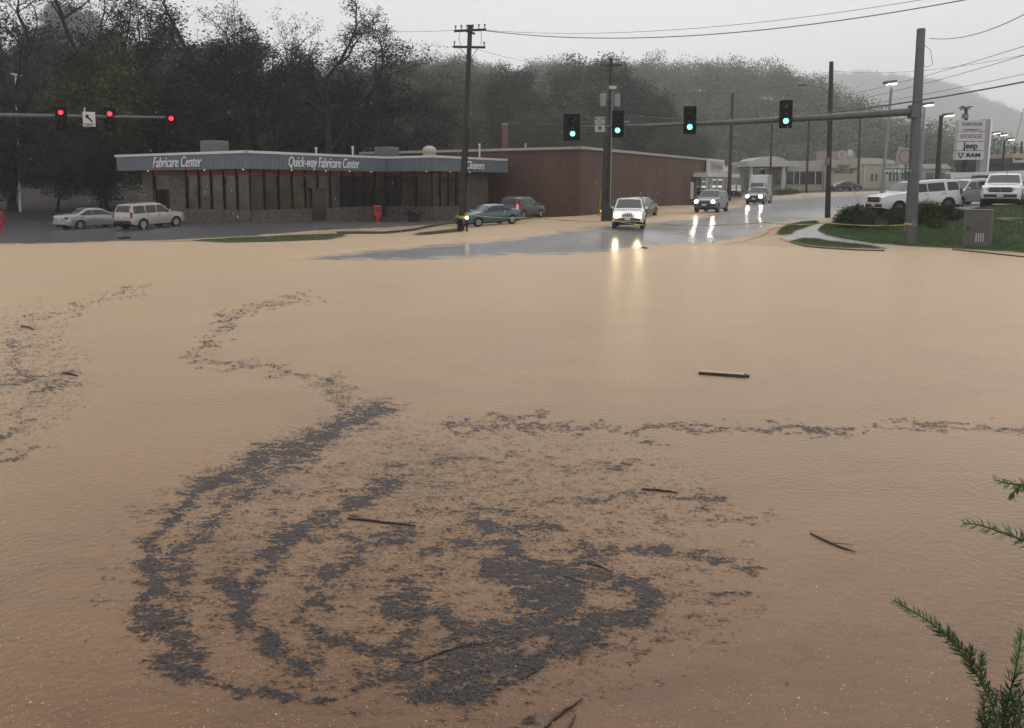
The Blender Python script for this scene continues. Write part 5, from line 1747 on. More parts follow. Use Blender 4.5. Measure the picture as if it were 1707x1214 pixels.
        if on and lights.get('fog', 0) and (lights['fog'] == 2 or s == -1):
            mb = MB(); mb.sphere((xf - .08, s * W2 * .72, zs + .16), .06, 10, 6, (.5, 1, 1)); mb.build('fog_lamp', M_FOG, root, 80)
    mb = MB()
    gw = W2 * 1.0
    if grille == 'slots':
        for k in range(7): mb.box((xf + .005, (k - 3) * .105, hz + .0), (.03, .05, .17))
    elif grille == 'big':
        mb.box((xf - .005, 0, hz - .02), (.06, W2 * 1.1, .30), bev=.03)
    else:
        mb.box((xf - .005, 0, hz - .02), (.05, W2 * .9, .13), bev=.02)
    gr = mb.build('grille', M_PLAST, root)
    if grille == 'big':
        mb = MB()
        mb.box((xf + .028, 0, hz + .0), (.02, W2 * 1.06, .04)); mb.box((xf + .028, 0, hz - .02), (.022, .05, .26)); mb.tube([(xf + .04, -.1, hz + .06), (xf + .045, 0, hz - .08), (xf + .04, .1, hz + .06)], .03, 6)
        mb.build('grille_bar', M_CHROME if paintm is not P_WHITE else M_RIMD, gr)
    zbp = zs + .20
    mb = MB(); mb.box((xf - .04, 0, zbp + .02), (.10, W2 * 1.62, .20), bev=.05)
    for s in (-1, 1): mb.box((xf - .20, s * W2 * .80, zbp + .02), (.30, .12, .20), rz=s * -.5, bev=.04)
    mb.build('front_bumper', M_PLAST if kind in ('suv', 'pickup', 'bigsuv') else paintm, root, 40)
    if kind in ('pickup',):
        mb = MB(); mb.box((xf + .0, 0, zbp + .17), (.12, W2 * 1.66, .14), bev=.05); mb.build('bumper_cap', paintm, root, 40)
    if plate:
        mb = MB(); mb.box((xf + .025, 0, zbp + .06), (.015, .31, .15)); mb.build('number_plate', M_PLATE, root)
    # rear end
    tz = zb - .05
    tm = tail or M_TAIL
    for s in (-1, 1):
        mb = MB()
        if kind == 'sedan': mb.box((-L2 + .10, s * W2 * .76, tz - .06), (.24, .30, .15), rz=s * .45, bev=.03)
        else: mb.box((-L2 + .07, s * W2 * .865, tz + .0), (.12, .14, .38), rz=s * .3, bev=.03)
        mb.build('tail_light', tm, root, 40)
    mb = MB(); mb.box((-L2 + .02, 0, zs + .20), (.12, W2 * 1.66, .2), bev=.05); mb.build('rear_bumper', paintm if kind == 'sedan' else M_PLAST, root, 40)
    mb = MB(); mb.box((-L2 - .01, 0, tz - .16), (.02, .31, .15)); mb.build('number_plate', M_PLATE, root)
    if kind in ('suv', 'bigsuv'):
        mb = MB()
        for s in (-1, 1): mb.tube([(-L2 * .78, s * W2 * .66, zroof + .02), (-L2 * .70, s * W2 * .66, zroof + .07), (.0, s * W2 * .66, zroof + .07), (.12, s * W2 * .66, zroof + .0)], .018, 5)
        mb.build('roof_rails', M_PLAST, root)
    if door:
        # open front door hinged at its leading edge, on the given side
        s = door
        xh = S['ws'][1] * L2 - .02
        hinge = Vector((xh, s * W2 * .97, 0))
        ang = s * R(56)
        Mr = Matrix.Rotation(-ang, 4, 'Z')
        mb = MB()
        dl = .88
        base = Matrix.Translation(hinge) @ Mr
        mb.box((-dl / 2, 0, (zs + zb) / 2 + .02), (dl, .12, zb - zs - .06), bev=.03)
        mb.v = [tuple(base @ Vector(p)) for p in mb.v]
        dr = mb.build('open_door', M_PLAST, root, 40)
        mb = MB()
        mb.prism([(-.05, 0, zb), (-dl, 0, zb), (-dl * .95, 0, zroof - .14), (-dl * .55, 0, zroof - .14)], (0, .02, 0))
        mb.v = [tuple(base @ Vector(p)) for p in mb.v]; mb.build('door_window', M_AGL, dr)
        mb = MB(); mb.box((-dl / 2, -s * .075, (zs + zb) / 2), (dl * .9, .03, (zb - zs) * .75)); mb.v = [tuple(base @ Vector(p)) for p in mb.v]; mb.build('door_trim', M_PLAST, dr)
        mb = MB(); mb.box((-.12, s * .16, zb + .1), (.1, .22, .17), bev=.03); mb.v = [tuple(base @ Vector(p)) for p in mb.v]; mb.build('door_mirror', M_PLAST, dr)
        mb = MB(); mb.box((-dl - .0, -s * .0, zb - .08), (.05, .14, .14), bev=.01); mb.v = [tuple(base @ Vector(p)) for p in mb.v]; mb.build('door_lamp', M_AMB, dr)
    return root
def at(u, Y): return G(u, Y)
LOTG = 'cars parked by the shops'
# the white front car with its door open
car('suv', at(1049, 45.6), (-.19, -.98), P_WHITE, 'white off roader with headlights on and a door open behind the tape', 'car', 'cars on the flooded road', scale=.97,
    lights=dict(mat=M_HLON, size=1.8), rim=M_RIM, door=-1, grille='slots')
car('suv', at(1186, 62.5), (-.47, -.88), P_BLUEG, 'blue grey crossover with headlights on, second in line up the road', 'car', 'cars on the flooded road', scale=1.0, lights=dict(mat=M_HLON2, size=1.9, fog=1))
car('suv', at(1265, 81), (-.50, -.86), P_GREY, 'dark grey crossover with headlights on, farthest of the oncoming cars', 'car', 'cars on the flooded road', scale=1.0, lights=dict(mat=M_HLON2, size=2.3, fog=2))
car('suv', at(252, 50.0), (.41, .91), P_TAN, 'champagne off roader parked tail first before the shop doorway', 'parked_car', LOTG, scale=.93, tail=M_TAIL)
car('sedan', at(155, 52.0), (.50, .86), P_SILV, 'silver saloon parked left of the champagne off roader', 'parked_car', LOTG, scale=.92)
car('sedan', at(815, 52.0), (-.80, -.58), P_TEAL, 'teal saloon parked beside the leaning utility pole', 'parked_car', LOTG, scale=.93, tail=M_TAIL)
car('suv', at(872, 59.5), (.52, .85), P_DGREY, 'dark grey wagon parked behind the teal saloon, brake light glowing', 'parked_car', LOTG, scale=.93, tail=M_TAILON)
car('sedan', at(1066, 59.5), (.42, .91), P_DGRN, 'very dark car parked against the brick wall behind the white off roader', 'parked_car', LOTG, scale=1.0)
car('sedan', at(1409, 118), (.97, .22), P_DGREY, 'dark saloon with red tail light parked below the lettered cream wall', 'parked_car', 'cars parked up the road', scale=1.0, tail=M_TAILON)
car('sedan', at(1226, 108), (-.35, -.93), P_DGRN, 'dark car between the slim pole and the white box truck', 'parked_car', 'cars parked up the road', scale=1.0)
car('van', at(1196, 112), (-.3, -.95), P_WHITE, 'white van showing past the storefront posts', 'parked_van', 'cars parked up the road', 'van', scale=.95)
car('van', at(1172, 116), (-.3, -.95), P_SILV, 'pale grey van half hidden behind the storefront posts', 'parked_van', 'cars parked up the road', 'van', scale=.75)
# right hand side
car('bigsuv', at(1522, 47.0), (-.985, -.17), P_WHITE, 'large white off roader behind the bushes, nose to the left', 'parked_car', 'cars at the dealership', scale=.98, rim=M_RIMD, grille='big')
car('suv', at(1606, 52), (-.93, -.37), P_SILV, 'light grey crossover with red lamps behind the large white off roader', 'parked_car', 'cars at the dealership', scale=1.0)
car('pickup', at(1673, 47.2), (-.58, -.81), P_WHITE, 'white pickup facing the photographer with a wide dark grille', 'parked_truck', 'cars at the dealership', 'pickup truck', scale=1.0, grille='big', rim=M_RIMD)
car('pickup', at(1637, 62), (.40, .92), P_BLK, 'black pickup showing its tail between the grey crossover and white pickup', 'parked_truck', 'cars at the dealership', 'pickup truck', scale=.95)
car('pickup', at(1742, 50), (-.60, -.80), P_WHITE, 'white pickup mostly cut off by the right edge of the photo', 'parked_truck', 'cars at the dealership', 'pickup truck', scale=1.0, grille='big')
car('van', at(1588, 96), (-.46, -.89), P_RED, 'red vehicle with bright headlights coming down the misty road', 'car', None, 'truck', scale=1.0, lights=dict(mat=glow("headlamp_lit_mist", (1, .84, .58), 40), size=2.6))
car('sedan', at(1556, 100), (-.46, -.89), P_WHITE, 'pale oncoming car left of the red vehicle in the mist', 'car', None, 'car', scale=1.0, lights=dict(mat=M_HLON2, size=1.6))
# box truck
def boxtruck(loc, head, label, sc=1.0):
    t = thing('box_truck', loc, math.atan2(head[1], head[0]), label, 'truck'); t.scale = (sc,) * 3
    mb = MB(); mb.box((-1.0, 0, 1.95), (4.4, 2.2, 2.3), bev=.05); mb.build('cargo_box', P_WHITE, t, 40)
    mb = MB()
    pr = [(1.3, .55), (3.35, .55), (3.4, 1.15), (2.55, 1.35), (2.2, 2.1), (1.3, 2.2)]
    vs = [(x, -.95, z) for x, z in pr] + [(x, .95, z) for x, z in pr]
    n = len(pr)
    mb.add(vs, [tuple(range(n))[::-1], tuple(range(n, 2 * n))] + [(i, (i + 1) % n, (i + 1) % n + n, i + n) for i in range(n)]); mb.build('cab', P_WHITE, t)
    mb = MB(); mb.prism([(2.545, -.85, 1.42), (2.545, .85, 1.42), (2.25, .80, 2.04), (2.25, -.80, 2.04)], (.03, 0, .01)); mb.build('windscreen', M_AGL2, t)
    for s in (-1, 1):
        mb = MB(); mb.prism([(1.5, s * .953, 1.4), (2.4, s * .953, 1.4), (2.15, s * .953, 2.0), (1.5, s * .953, 2.0)], (0, s * .01, 0)); mb.build('side_window', M_AGL, t)
        mb = MB(); mb.box((3.37, s * .7, .98), (.08, .3, .2)); mb.build('headlight', M_HL, t)
        for x in (-2.0, 2.45):
            mb = MB(); mb.tube([(x, s * .7, .42), (x, s * 1.0, .42)], .42, 16); wh = mb.build('wheel', M_TYRE, t, 40)
            mb = MB(); mb.tube([(x, s * 1.0, .42), (x, s * 1.02, .42)], .22, 12); mb.build('rim', M_RIM, wh)
    mb = MB(); mb.box((3.39, 0, .95), (.06, 1.0, .3)); mb.build('grille', M_PLAST, t)
    mb = MB(); mb.box((3.42, 0, .6), (.12, 1.9, .2)); mb.build('front_bumper', M_PLAST, t)
    mb = MB(); mb.box((-.3, 0, .6), (5.6, 1.0, .3)); mb.build('chassis', M_UND, t)
boxtruck(at(1266, 102), (-.42, -.90), 'white box truck parked before the cream canopy', .95)
# white trailer behind the pickup
g = at(1668, 66)
t = thing('cargo_trailer', g, R(-35), 'long white enclosed trailer behind the white pickup', 'trailer')
hT = ZV(286, 66) - g.z
mb = MB(); mb.prism([(-3.6, -1.1, .7), (3.2, -1.1, .7), (3.2, -1.1, hT), (2.9, -1.1, hT + .08), (-3.6, -1.1, hT - .1)], (0, 2.2, 0)); mb.build('box', P_WHITE, t)
mb = MB(); mb.box((0, -1.12, .95), (6.6, .03, .08)); mb.build('side_rail', M_STEEL, t)
for x in (-.6, .5):
    mb = MB(); mb.tube([(x, -1.15, .38), (x, -.85, .38)], .38, 14); mb.build('wheel', M_TYRE, t, 40)
# ================================================================ trees and plants
def leafmat(name, c1, c2, vs=.25):
    m = mat(name, c1, .75, col2=c2, vscale=vs)
    N, L = m.node_tree.nodes, m.node_tree.links
    b = N['Principled BSDF']
    src = b.inputs['Base Color'].links[0].from_socket
    oi = N.new("ShaderNodeObjectInfo")                     # every tree has its own tone
    mr = N.new("ShaderNodeMapRange")
    mr.inputs['To Min'].default_value = .6
    mr.inputs['To Max'].default_value = 1.6
    vm = N.new("ShaderNodeVectorMath"); vm.operation = 'SCALE'
    L.new(oi.outputs['Random'], mr.inputs[0]); L.new(mr.outputs[0], vm.inputs['Scale']); L.new(src, vm.inputs[0])
    L.new(vm.outputs[0], b.inputs['Base Color'])
    b.inputs['Specular IOR Level'].default_value = .15
    return m
M_BARK = mat("dark_wet_tree_bark", (.010, .008, .0075), .85, vary=.3, vscale=2)
LM = [leafmat("leaf_dark", (.016, .020, .021), (.040, .047, .046)), leafmat("leaf_mid", (.048, .062, .042), (.108, .128, .082)),
      leafmat("leaf_brown", (.024, .026, .023), (.055, .058, .050)), leafmat("leaf_yellow", (.045, .052, .024), (.095, .102, .048)), leafmat("leaf_black", (.007, .0075, .008), (.016, .017, .017))]
def quads(C, s, rng, up=.7):
    """leaf-sized faces round the centres C, lying more flat than upright"""
    n = len(C)
    w = rng.normal(size=(n, 3)); w /= np.linalg.norm(w, axis=1)[:, None]
    w = w * .8 + np.array([0, 0, up]); w /= np.linalg.norm(w, axis=1)[:, None]
    a = rng.normal(size=(n, 3)); a -= w * (a * w).sum(1)[:, None]; a /= np.linalg.norm(a, axis=1)[:, None]
    b = np.cross(w, a)
    s = (s * rng.uniform(.6, 1.4, n))[:, None]
    return np.stack([C - a * s, C - b * s * .55, C + a * s, C + b * s * .55], 1).reshape(-1, 3)
def skeleton(rng, H, spread, levels=4, lean=0.0, kids=(3, 4), upright=.55, fork=.35):
    segs, tips = [], []
    def grow(p, d, L, r, lev):
        n = 5
        pts = [p]
        for k in range(n):
            d = d + Vector(rng.normal(0, .10 + .03 * lev, 3).tolist()) + Vector((0, 0, .05 * upright))
            d.normalize()
            pts.append(pts[-1] + d * (L / n))
        r1 = r * (.55 if lev else .6)
        segs.append((pts, [r + (r1 - r) * k / n for k in range(n + 1)], lev))
        if lev >= levels:
            tips.append(pts[-1]); tips.append(pts[2]); tips.append(pts[4]); return
        m = rng.integers(kids[0], kids[1] + 1) + (2 if lev == 0 else 0)
        for k in range(m):
            t = fork + (1 - fork) * (k + rng.uniform(.2, 1)) / m
            t = min(t, .99)
            i = min(int(t * n), n - 1)
            q = pts[i].lerp(pts[i + 1], t * n - i)
            az = rng.uniform(0, 6.28)
            side = Vector((math.cos(az), math.sin(az), rng.uniform(.0, .5)))
            nd = (d * rng.uniform(.45, .9) + side * spread * rng.uniform(.6, 1.1)).normalized()
            grow(q, nd, L * rng.uniform(.42, .66), r * (.62 - .25 * t) , lev + 1)
        grow(pts[-1], (d + Vector(rng.normal(0, .15, 3).tolist())).normalized(), L * .55, r1, lev + 1)
    grow(Vector((0, 0, -.5)), Vector((lean, 0, 1)).normalized(), H * .52, H * .016, 0)
    return segs, tips
def make_tree(name, seed, H, spread, leaves, leafs, lm, label, grp, levels=4, sig=.5, kids=(3, 4), lean=0.0, fork=.35, upright=.55, fill=0, ref=None):
    rng = np.random.default_rng(seed)
    segs, tips = skeleton(rng, H, spread, levels, lean, kids, upright, fork)
    t = thing(name, (0, 0, 0), 0, label, 'tree', grp)
    mb = MB()
    for pts, rad, lev in segs:
        mb.tube(pts, [max(x, .014) for x in rad], (8, 6, 4, 3, 3, 3)[lev], cap=False)
    mb.build('trunk', M_BARK, t, 180)
    T = np.array([tuple(p) for p in tips])
    T = T[T[:, 2] > H * .12]
    idx = rng.integers(0, len(T), leaves)
    C = T[idx] + np.clip(rng.normal(0, 1, (leaves, 3)), -1.5, 1.5) * sig
    if fill:
        # extra clumps so that the crown reads as dense
        hc = np.array([0, 0, H * .55])
        cl = rng.normal(size=(fill, 3)); cl /= np.linalg.norm(cl, axis=1)[:, None]
        cl *= rng.uniform(.45, 1, fill)[:, None] * np.array([H * .30, H * .30, H * .40])
        cl += hc
        per = 150
        cs = cl[:, None, :] + np.clip(rng.normal(0, 1, (fill, per, 3)), -1.6, 1.6) * H * .035 * np.array([1.2, 1.2, .8])
        C = np.concatenate([C, cs.reshape(-1, 3)])
    np_mesh('crown', quads(C, leafs, rng), np.arange(len(C) * 4).reshape(-1, 4), lm, t)
    return t
TG = 'dark dripping trees behind the shop'
protoN = {}
def protos():
    D = {}
    D['bare'] = make_tree('tree', 11, 24, .85, 5200, .10, LM[4], 'x', TG, levels=4, sig=.28, kids=(2, 4), fork=.3)
    D['bare2'] = make_tree('tree', 23, 24, .95, 6500, .105, LM[4], 'x', TG, levels=4, sig=.35, kids=(2, 4), fork=.25, lean=.12)
    D['half'] = make_tree('tree', 71, 22, .95, 20000, .10, LM[4], 'x', TG, levels=4, sig=.34, kids=(3, 4), fork=.22, lean=.1)
    D['thin'] = make_tree('tree', 31, 22, .6, 4600, .095, LM[4], 'x', TG, levels=4, sig=.4, kids=(2, 4), fork=.3, lean=-.08)
    D['dense'] = make_tree('tree', 47, 15, .9, 20000, .15, LM[0], 'x', TG, levels=3, sig=.7, kids=(3, 5), fork=.15, fill=110)
    D['dense2'] = make_tree('tree', 53, 15, .9, 18000, .155, LM[2], 'x', TG, levels=3, sig=.8, kids=(3, 5), fork=.15, fill=120)
    D['green'] = make_tree('tree', 61, 15, .8, 19000, .16, LM[1], 'x', TG, levels=3, sig=.7, kids=(3, 5), fork=.12, fill=120)
    D['yellow'] = make_tree('tree', 67, 13, .9, 16000, .15, LM[3], 'x', TG, levels=3, sig=.7, kids=(3, 5), fork=.12, fill=100)
    return D
PR = protos()
used_ = set()
BASEH = dict(half=22, bare=24, bare2=24, thin=22, dense=15, dense2=15, green=15, yellow=13)
import bmesh
REALH = {}
for k_, o_ in PR.items():
    zz__ = np.empty(len(o_.children[1].data.vertices) * 3, dtype=np.float32) if 'crown' in o_.children[1].name else None
    cr = [c for c in o_.children if c.name.startswith('crown')][0]
    a_ = np.empty(len(cr.data.vertices) * 3, dtype=np.float32); cr.data.vertices.foreach_get('co', a_)
    REALH[k_] = float(np.percentile(a_.reshape(-1, 3)[:, 2], 99.5))
def plant(kind, u, Y, vtop, label, grp, rz, wide=1.0, rnd=None):
    x = GX(u, Y, 6)
    z = gz(min(max(x, -200), 250), min(Y, 250)) if Y < 250 else (58 if u < 500 else 40)
    H = ZV(vtop, Y) - z
    sc = H / REALH[kind]
    if kind in used_: o = copy_tree(PR[kind])
    else: o = PR[kind]; used_.add(kind)
    o.location = (x, Y, z)
    o.rotation_euler = (0, 0, rz)
    o.scale = (sc * wide, sc * wide, sc)
    o['label'] = label; o['group'] = grp
    return o
rngT = random.Random(5)
# kind, u, Y, vtop, label
LEFT = [
 ('dense', -120, 80, -10, 'dense dark tree just beyond the left edge of the photo'),
 ('bare', 10, 72, -60, 'tall dark tree whose branches hang into the top left corner'),
 ('dense', 35, 78, 45, 'dense rounded dark tree at the far left behind the white street light'),
 ('dense2', 85, 82, 75, 'broad dark tree under the pale gap of sky at the left'),
 ('dense', 150, 70, 95, 'low dense tree directly behind the arrow sign'),
 ('yellow', 172, 76, 78, 'olive yellow bush tree between the first two red signals'),
 ('bare2', 178, 82, -120, 'forked tall tree with two thick curving limbs above the red signals'),
 ('dense2', 235, 84, 72, 'dark tree left of the shop roof behind the rightmost red signal'),
 ('thin', 262, 80, -20, 'thin tall tree with lacy twigs over the left part of the shop'),
 ('dense', 300, 88, 52, 'dense dark tree behind the near corner of the shop roof'),
 ('half', 335, 84, -15, 'tall lacy tree above the pale roof unit'),
 ('dense2', 370, 82, 66, 'dark brownish tree behind the pale roof unit'),
 ('bare2', 425, 88, 0, 'leaning half bare tree left of the gap of sky over the shop lettering'),
 ('thin', 470, 84, 5, 'slim half bare tree with upright forks over the shop lettering'),
 ('dense', 430, 80, 128, 'dense low tree behind the long shop lettering'),
 ('half', 545, 86, -12, 'large half bare tree reaching out over the sky right of centre left'),
 ('half', 585, 90, 48, 'half bare tree whose outer twigs stretch farthest to the right'),
 ('dense', 520, 84, 118, 'very dark dense tree below the large half bare tree'),
 ('dense2', 575, 92, 122, 'dark round tree above the right part of the shop roof'),
 ('dense', 250, 74, 150, 'lowest dense thicket tree right behind the shop left wing'),
 ('dense2', 350, 76, 160, 'low dark thicket tree behind the shop corner'),
 ('dense', 20, 66, 170, 'low dark thicket tree at the far left below the street light'),
 ('dense2', 90, 66, 195, 'low thicket tree behind the silver saloon'),
 ('dense', 165, 68, 205, 'low thicket tree left of the shop end wall'),
 ('dense2', -40, 66, 150, 'low thicket tree at the left photo edge'),
 ('dense', 480, 92, 150, 'low dense tree behind the shop roof vents'),
 ('dense2', 560, 90, 160, 'low dark tree above the shop right wing'),
]
MID = [
 ('green', 640, 112, 118, 'green tree left of the leaning utility pole'), ('green', 700, 120, 108, 'tall green tree right behind the leaning utility pole top'),
 ('yellow', 745, 110, 135, 'yellow green tree beside the leaning utility pole'), ('green', 735, 130, 105, 'taller grey green tree left of the leaning pole crossarms'),
 ('green', 800, 124, 122, 'green tree right of the leaning utility pole'), ('green', 850, 116, 120, 'full dark green tree left of the brick chimney'),
 ('dense2', 890, 126, 140, 'greyish tree above the left end of the brick roof'), ('green', 660, 100, 165, 'low green tree over the dark roof box of the shop'),
 ('green', 780, 104, 185, 'low green thicket over the left brick roof'), ('yellow', 880, 108, 190, 'low olive tree right of the brick chimney'),
 ('green', 980, 122, 104, 'tall dark green tree with spiky top behind the paired poles'), ('dense2', 1010, 126, 118, 'dark round tree behind the transformers'),
 ('green', 1045, 128, 122, 'dark green tree right of the transformers'), ('yellow', 1095, 116, 162, 'olive tree between the second and third green signals'),
 ('green', 940, 112, 190, 'low tree behind the widest green signal'), ('yellow', 1115, 108, 205, 'low yellow green tree above the middle of the brick roof'),
 ('green', 1010, 106, 210, 'low green tree behind the brick roof corner'), ('green', 1165, 122, 215, 'low dark tree above the white corner sign'),
 ('dense2', 1070, 130, 175, 'grey tree behind the third green signal'), ('green', 1150, 134, 190, 'low hazy tree right of the third green signal'),
]
for i, (k, u, Y, v, lab) in enumerate(LEFT):
    far_ = k.startswith('dense') and v < 140
    plant(k, u, Y * (1.45 if far_ else .92 if v < 140 else 1), v, lab, TG, rngT.uniform(0, 6.28), 1.4 if k == 'half' else rngT.uniform(.85, 1.15))
for i, (k, u, Y, v, lab) in enumerate(MID): plant(k, u, Y * 1.42, v, lab, 'green trees behind the brick building', rngT.uniform(0, 6.28), rngT.uniform(.85, 1.1))
for i, (k, u, Y, v, lab) in enumerate([('green', 120, 410, 5, 'pale misty tree in the gap of sky at the upper left'), ('dense2', 150, 420, 22, 'second pale misty tree in the upper left gap'),
        ('dense2', 925, 330, 110, 'pale misty tree between the green trees left of the paired poles'), ('green', 905, 340, 120, 'second pale misty tree left of the paired poles'),
        ('green', 870, 330, 118, 'misty tree top above the full green tree'), ('dense2', 780, 330, 110, 'misty tree top right of the leaning pole'), ('green', 690, 330, 104, 'misty tree top left of the leaning pole')]):
    plant(k, u, Y, v, lab, 'misty trees farther back', rngT.uniform(0, 6.28), 1.1)
for k_, o_ in PR.items():
    if k_ not in used_:
        for c in list(o_.children): bpy.data.objects.remove(c)
        bpy.data.objects.remove(o_)

# ---------------------------------------------------------------- wooded hills : bare slopes with a wood on them
def hill(nm, Y, prof, thick, m, forest, seed, crown, dens, lm, label):
    """prof: list of (u, vtop) of the tree tops"""
    us = np.array([p[0] for p in prof], float); vs_ = np.array([p[1] for p in prof], float)
    u = np.linspace(us[0], us[-1], 60)
    v = np.interp(u, us, vs_)
    xs = np.array([GX(a, Y, 20) for a in u])
    zt_ = np.array([ZV(a, Y) for a in v]) - crown * 1.1
    base = 3.0
    ny = 16
    X = np.repeat(xs[None, :], ny + 1, 0)
    tt = np.linspace(0, 1, ny + 1)[:, None]
    Yg = Y - thick + thick * 1.6 * tt + 0 * X
    prof_y = np.where(tt < .62, np.sin(np.clip(tt / .62, 0, 1) * math.pi / 2) ** 1.1, np.cos(np.clip((tt - .62) / .38, 0, 1) * math.pi / 2) * .5 + .5)
    # keep the outline: heights are taken from the ridge at Y
    Z = base - 2 + (np.maximum(zt_[None, :], base) - base + 2) * prof_y
    Z = Z + (fbm(X * .03, Yg * .03, seed) - .5) * crown * .8
    idx = np.arange(X.size).reshape(X.shape)
    q = np.stack([idx[:-1, :-1], idx[:-1, 1:], idx[1:, 1:], idx[1:, :-1]], -1).reshape(-1, 4)
    h = np_mesh(nm, np.stack([X.ravel(), Yg.ravel(), Z.ravel()], -1), q, m, smooth=True)
    h['kind'] = 'structure'
    rng = np.random.default_rng(seed)
    n = int(dens)
    ti, tj = rng.uniform(0, 59, n), rng.uniform(0, .66 * ny, n)
    i0, j0 = ti.astype(int), tj.astype(int)
    fx_, fy_ = ti - i0, tj - j0
    def bil(A): return (A[j0, i0] * (1 - fx_) + A[j0, i0 + 1] * fx_) * (1 - fy_) + (A[j0 + 1, i0] * (1 - fx_) + A[j0 + 1, i0 + 1] * fx_) * fy_
    px_, py_, pz_ = bil(X), bil(Yg), bil(Z)
    rad = crown * rng.uniform(.40, .85, n)
    per = forest
    # clumpy crowns: sub clumps then leaf faces
    k = 9
    dirs = rng.normal(size=(n, k, 3)); dirs /= np.linalg.norm(dirs, axis=2)[..., None]
    dirs[..., 2] = np.abs(dirs[..., 2]) * 1.0 - .15
    cl = np.stack([px_, py_, pz_ + rad * .9], -1)[:, None, :] + dirs * rad[:, None, None] * rng.uniform(.3, .8, (n, k))[..., None]
    C = cl[:, :, None, :] + np.clip(rng.normal(size=(n, k, per, 3)), -1.5, 1.5) * rad[:, None, None, None] * .2
    C = C.reshape(-1, 3)
    o = np_mesh(forest_name, quads(C, crown * (.06 if per < 20 else .032), rng), np.arange(len(C) * 4).reshape(-1, 4), lm)
    tag(o, label, 'forest', kind='stuff')
forest_name = 'forest'
M_HILL = mat("wooded_slope", (.022, .026, .014), .95, vary=.4, vscale=.1)
hill('hillside', 400, [(560, 122), (640, 118), (720, 114), (790, 110), (860, 122), (900, 108), (960, 112), (1010, 118), (1060, 104), (1110, 110), (1150, 114), (1180, 112), (1230, 128), (1270, 140), (1300, 165), (1330, 205), (1360, 240), (1400, 270)],
     170, M_HILL, 50, 5, 12, 1100, LM[1], 'grey green wooded hill behind the brick building')
hill('hillside', 1950, [(1180, 160), (1250, 150), (1300, 138), (1325, 128), (1350, 124), (1385, 128), (1420, 122), (1460, 128), (1500, 132), (1540, 142), (1575, 160), (1600, 176), (1625, 186), (1645, 200), (1662, 222), (1680, 260), (1700, 290)],
     500, M_HILL, 19, 8, 24, 2400, LM[1], 'pale hazy wooded hill above the road')
hill('hillside', 2220, [(1600, 300), (1630, 270), (1655, 250), (1680, 222), (1700, 200), (1740, 180), (1800, 170), (1900, 190)],
     110, M_HILL, 8, 9, 30, 400, LM[1], 'faintest hill fading into cloud at the right edge')
hill('hillside', 430, [(-700, 90), (-300, 80), (0, 95), (200, 100), (400, 112), (560, 125), (620, 130), (680, 160)], 130, M_HILL, 12, 12, 9, 500, LM[0], 'dim wooded slope behind the left trees')

# ---------------------------------------------------------------- bushes in the mulch bed
def bush(u, Y, w_, h_, lm, label, seed, n=9000):
    g = G(u, Y)
    t = thing('bush', g, 0, label, 'bush', 'clipped evergreen bushes in the corner bed')
    rng = np.random.default_rng(seed)
    k = 60
    d = rng.normal(size=(k, 3)); d /= np.linalg.norm(d, axis=1)[:, None]; d[:, 2] = np.abs(d[:, 2])
    c = d * rng.uniform(.55, 1, k)[:, None] * np.array([w_ / 2, w_ / 2 * .8, h_]) * .92
    i = rng.integers(0, k, n)
    C = c[i] + rng.normal(0, .12, (n, 3)) * np.array([1.3, 1.3, 1.0])
    C[:, 2] = np.abs(C[:, 2])
    np_mesh('foliage', quads(C, .045, rng), np.arange(n * 4).reshape(-1, 4), lm, t)
    mb = MB()
    for j in range(7):
        a = rng.uniform(0, 6.28)
        mb.tube([(0, 0, -.1), (math.cos(a) * w_ * .15, math.sin(a) * w_ * .15, h_ * .4), (math.cos(a) * w_ * .3, math.sin(a) * w_ * .3, h_ * .75)], [.03, .02, .01], 5)
    mb.build('stems', M_BARK, t)
BD = leafmat("bush_green", (.022, .040, .018), (.050, .078, .030), 1.5)
BY = leafmat("bush_olive", (.045, .065, .016), (.10, .115, .03), 1.5)
bush(1427, 44.0, 2.5, 1.22, BD, 'big dark green mound bush left of the mast', 1, 15000)
bush(1500, 44.0, 2.0, 1.02, BD, 'dark bush directly behind the thick mast', 2, 9000)
bush(1545, 44.2, 1.9, 1.28, BY, 'olive green bush right of the mast before the white off roader', 3, 11000)
bush(1582, 44.3, 1.6, .80, BD, 'lower dark bush by the rear wheel of the white off roader', 7, 6000)
bush(1468, 42.8, .6, .42, BY, 'tiny yellowish tuft between the two dark bushes', 4, 1800)
bush(1562, 42.6, .8, .5, BD, 'small spiky plant in front of the olive bush', 5, 1800)
for i, (u, Y, w_, lab) in enumerate([(1300, 108, 4.5, 'low dark hedge before the cream showroom entrance'), (1318, 112, 3.5, 'shorter hedge piece under the showroom windows')]):
    bush(u, Y, w_, .8, BD, lab, 20 + i, 4000)

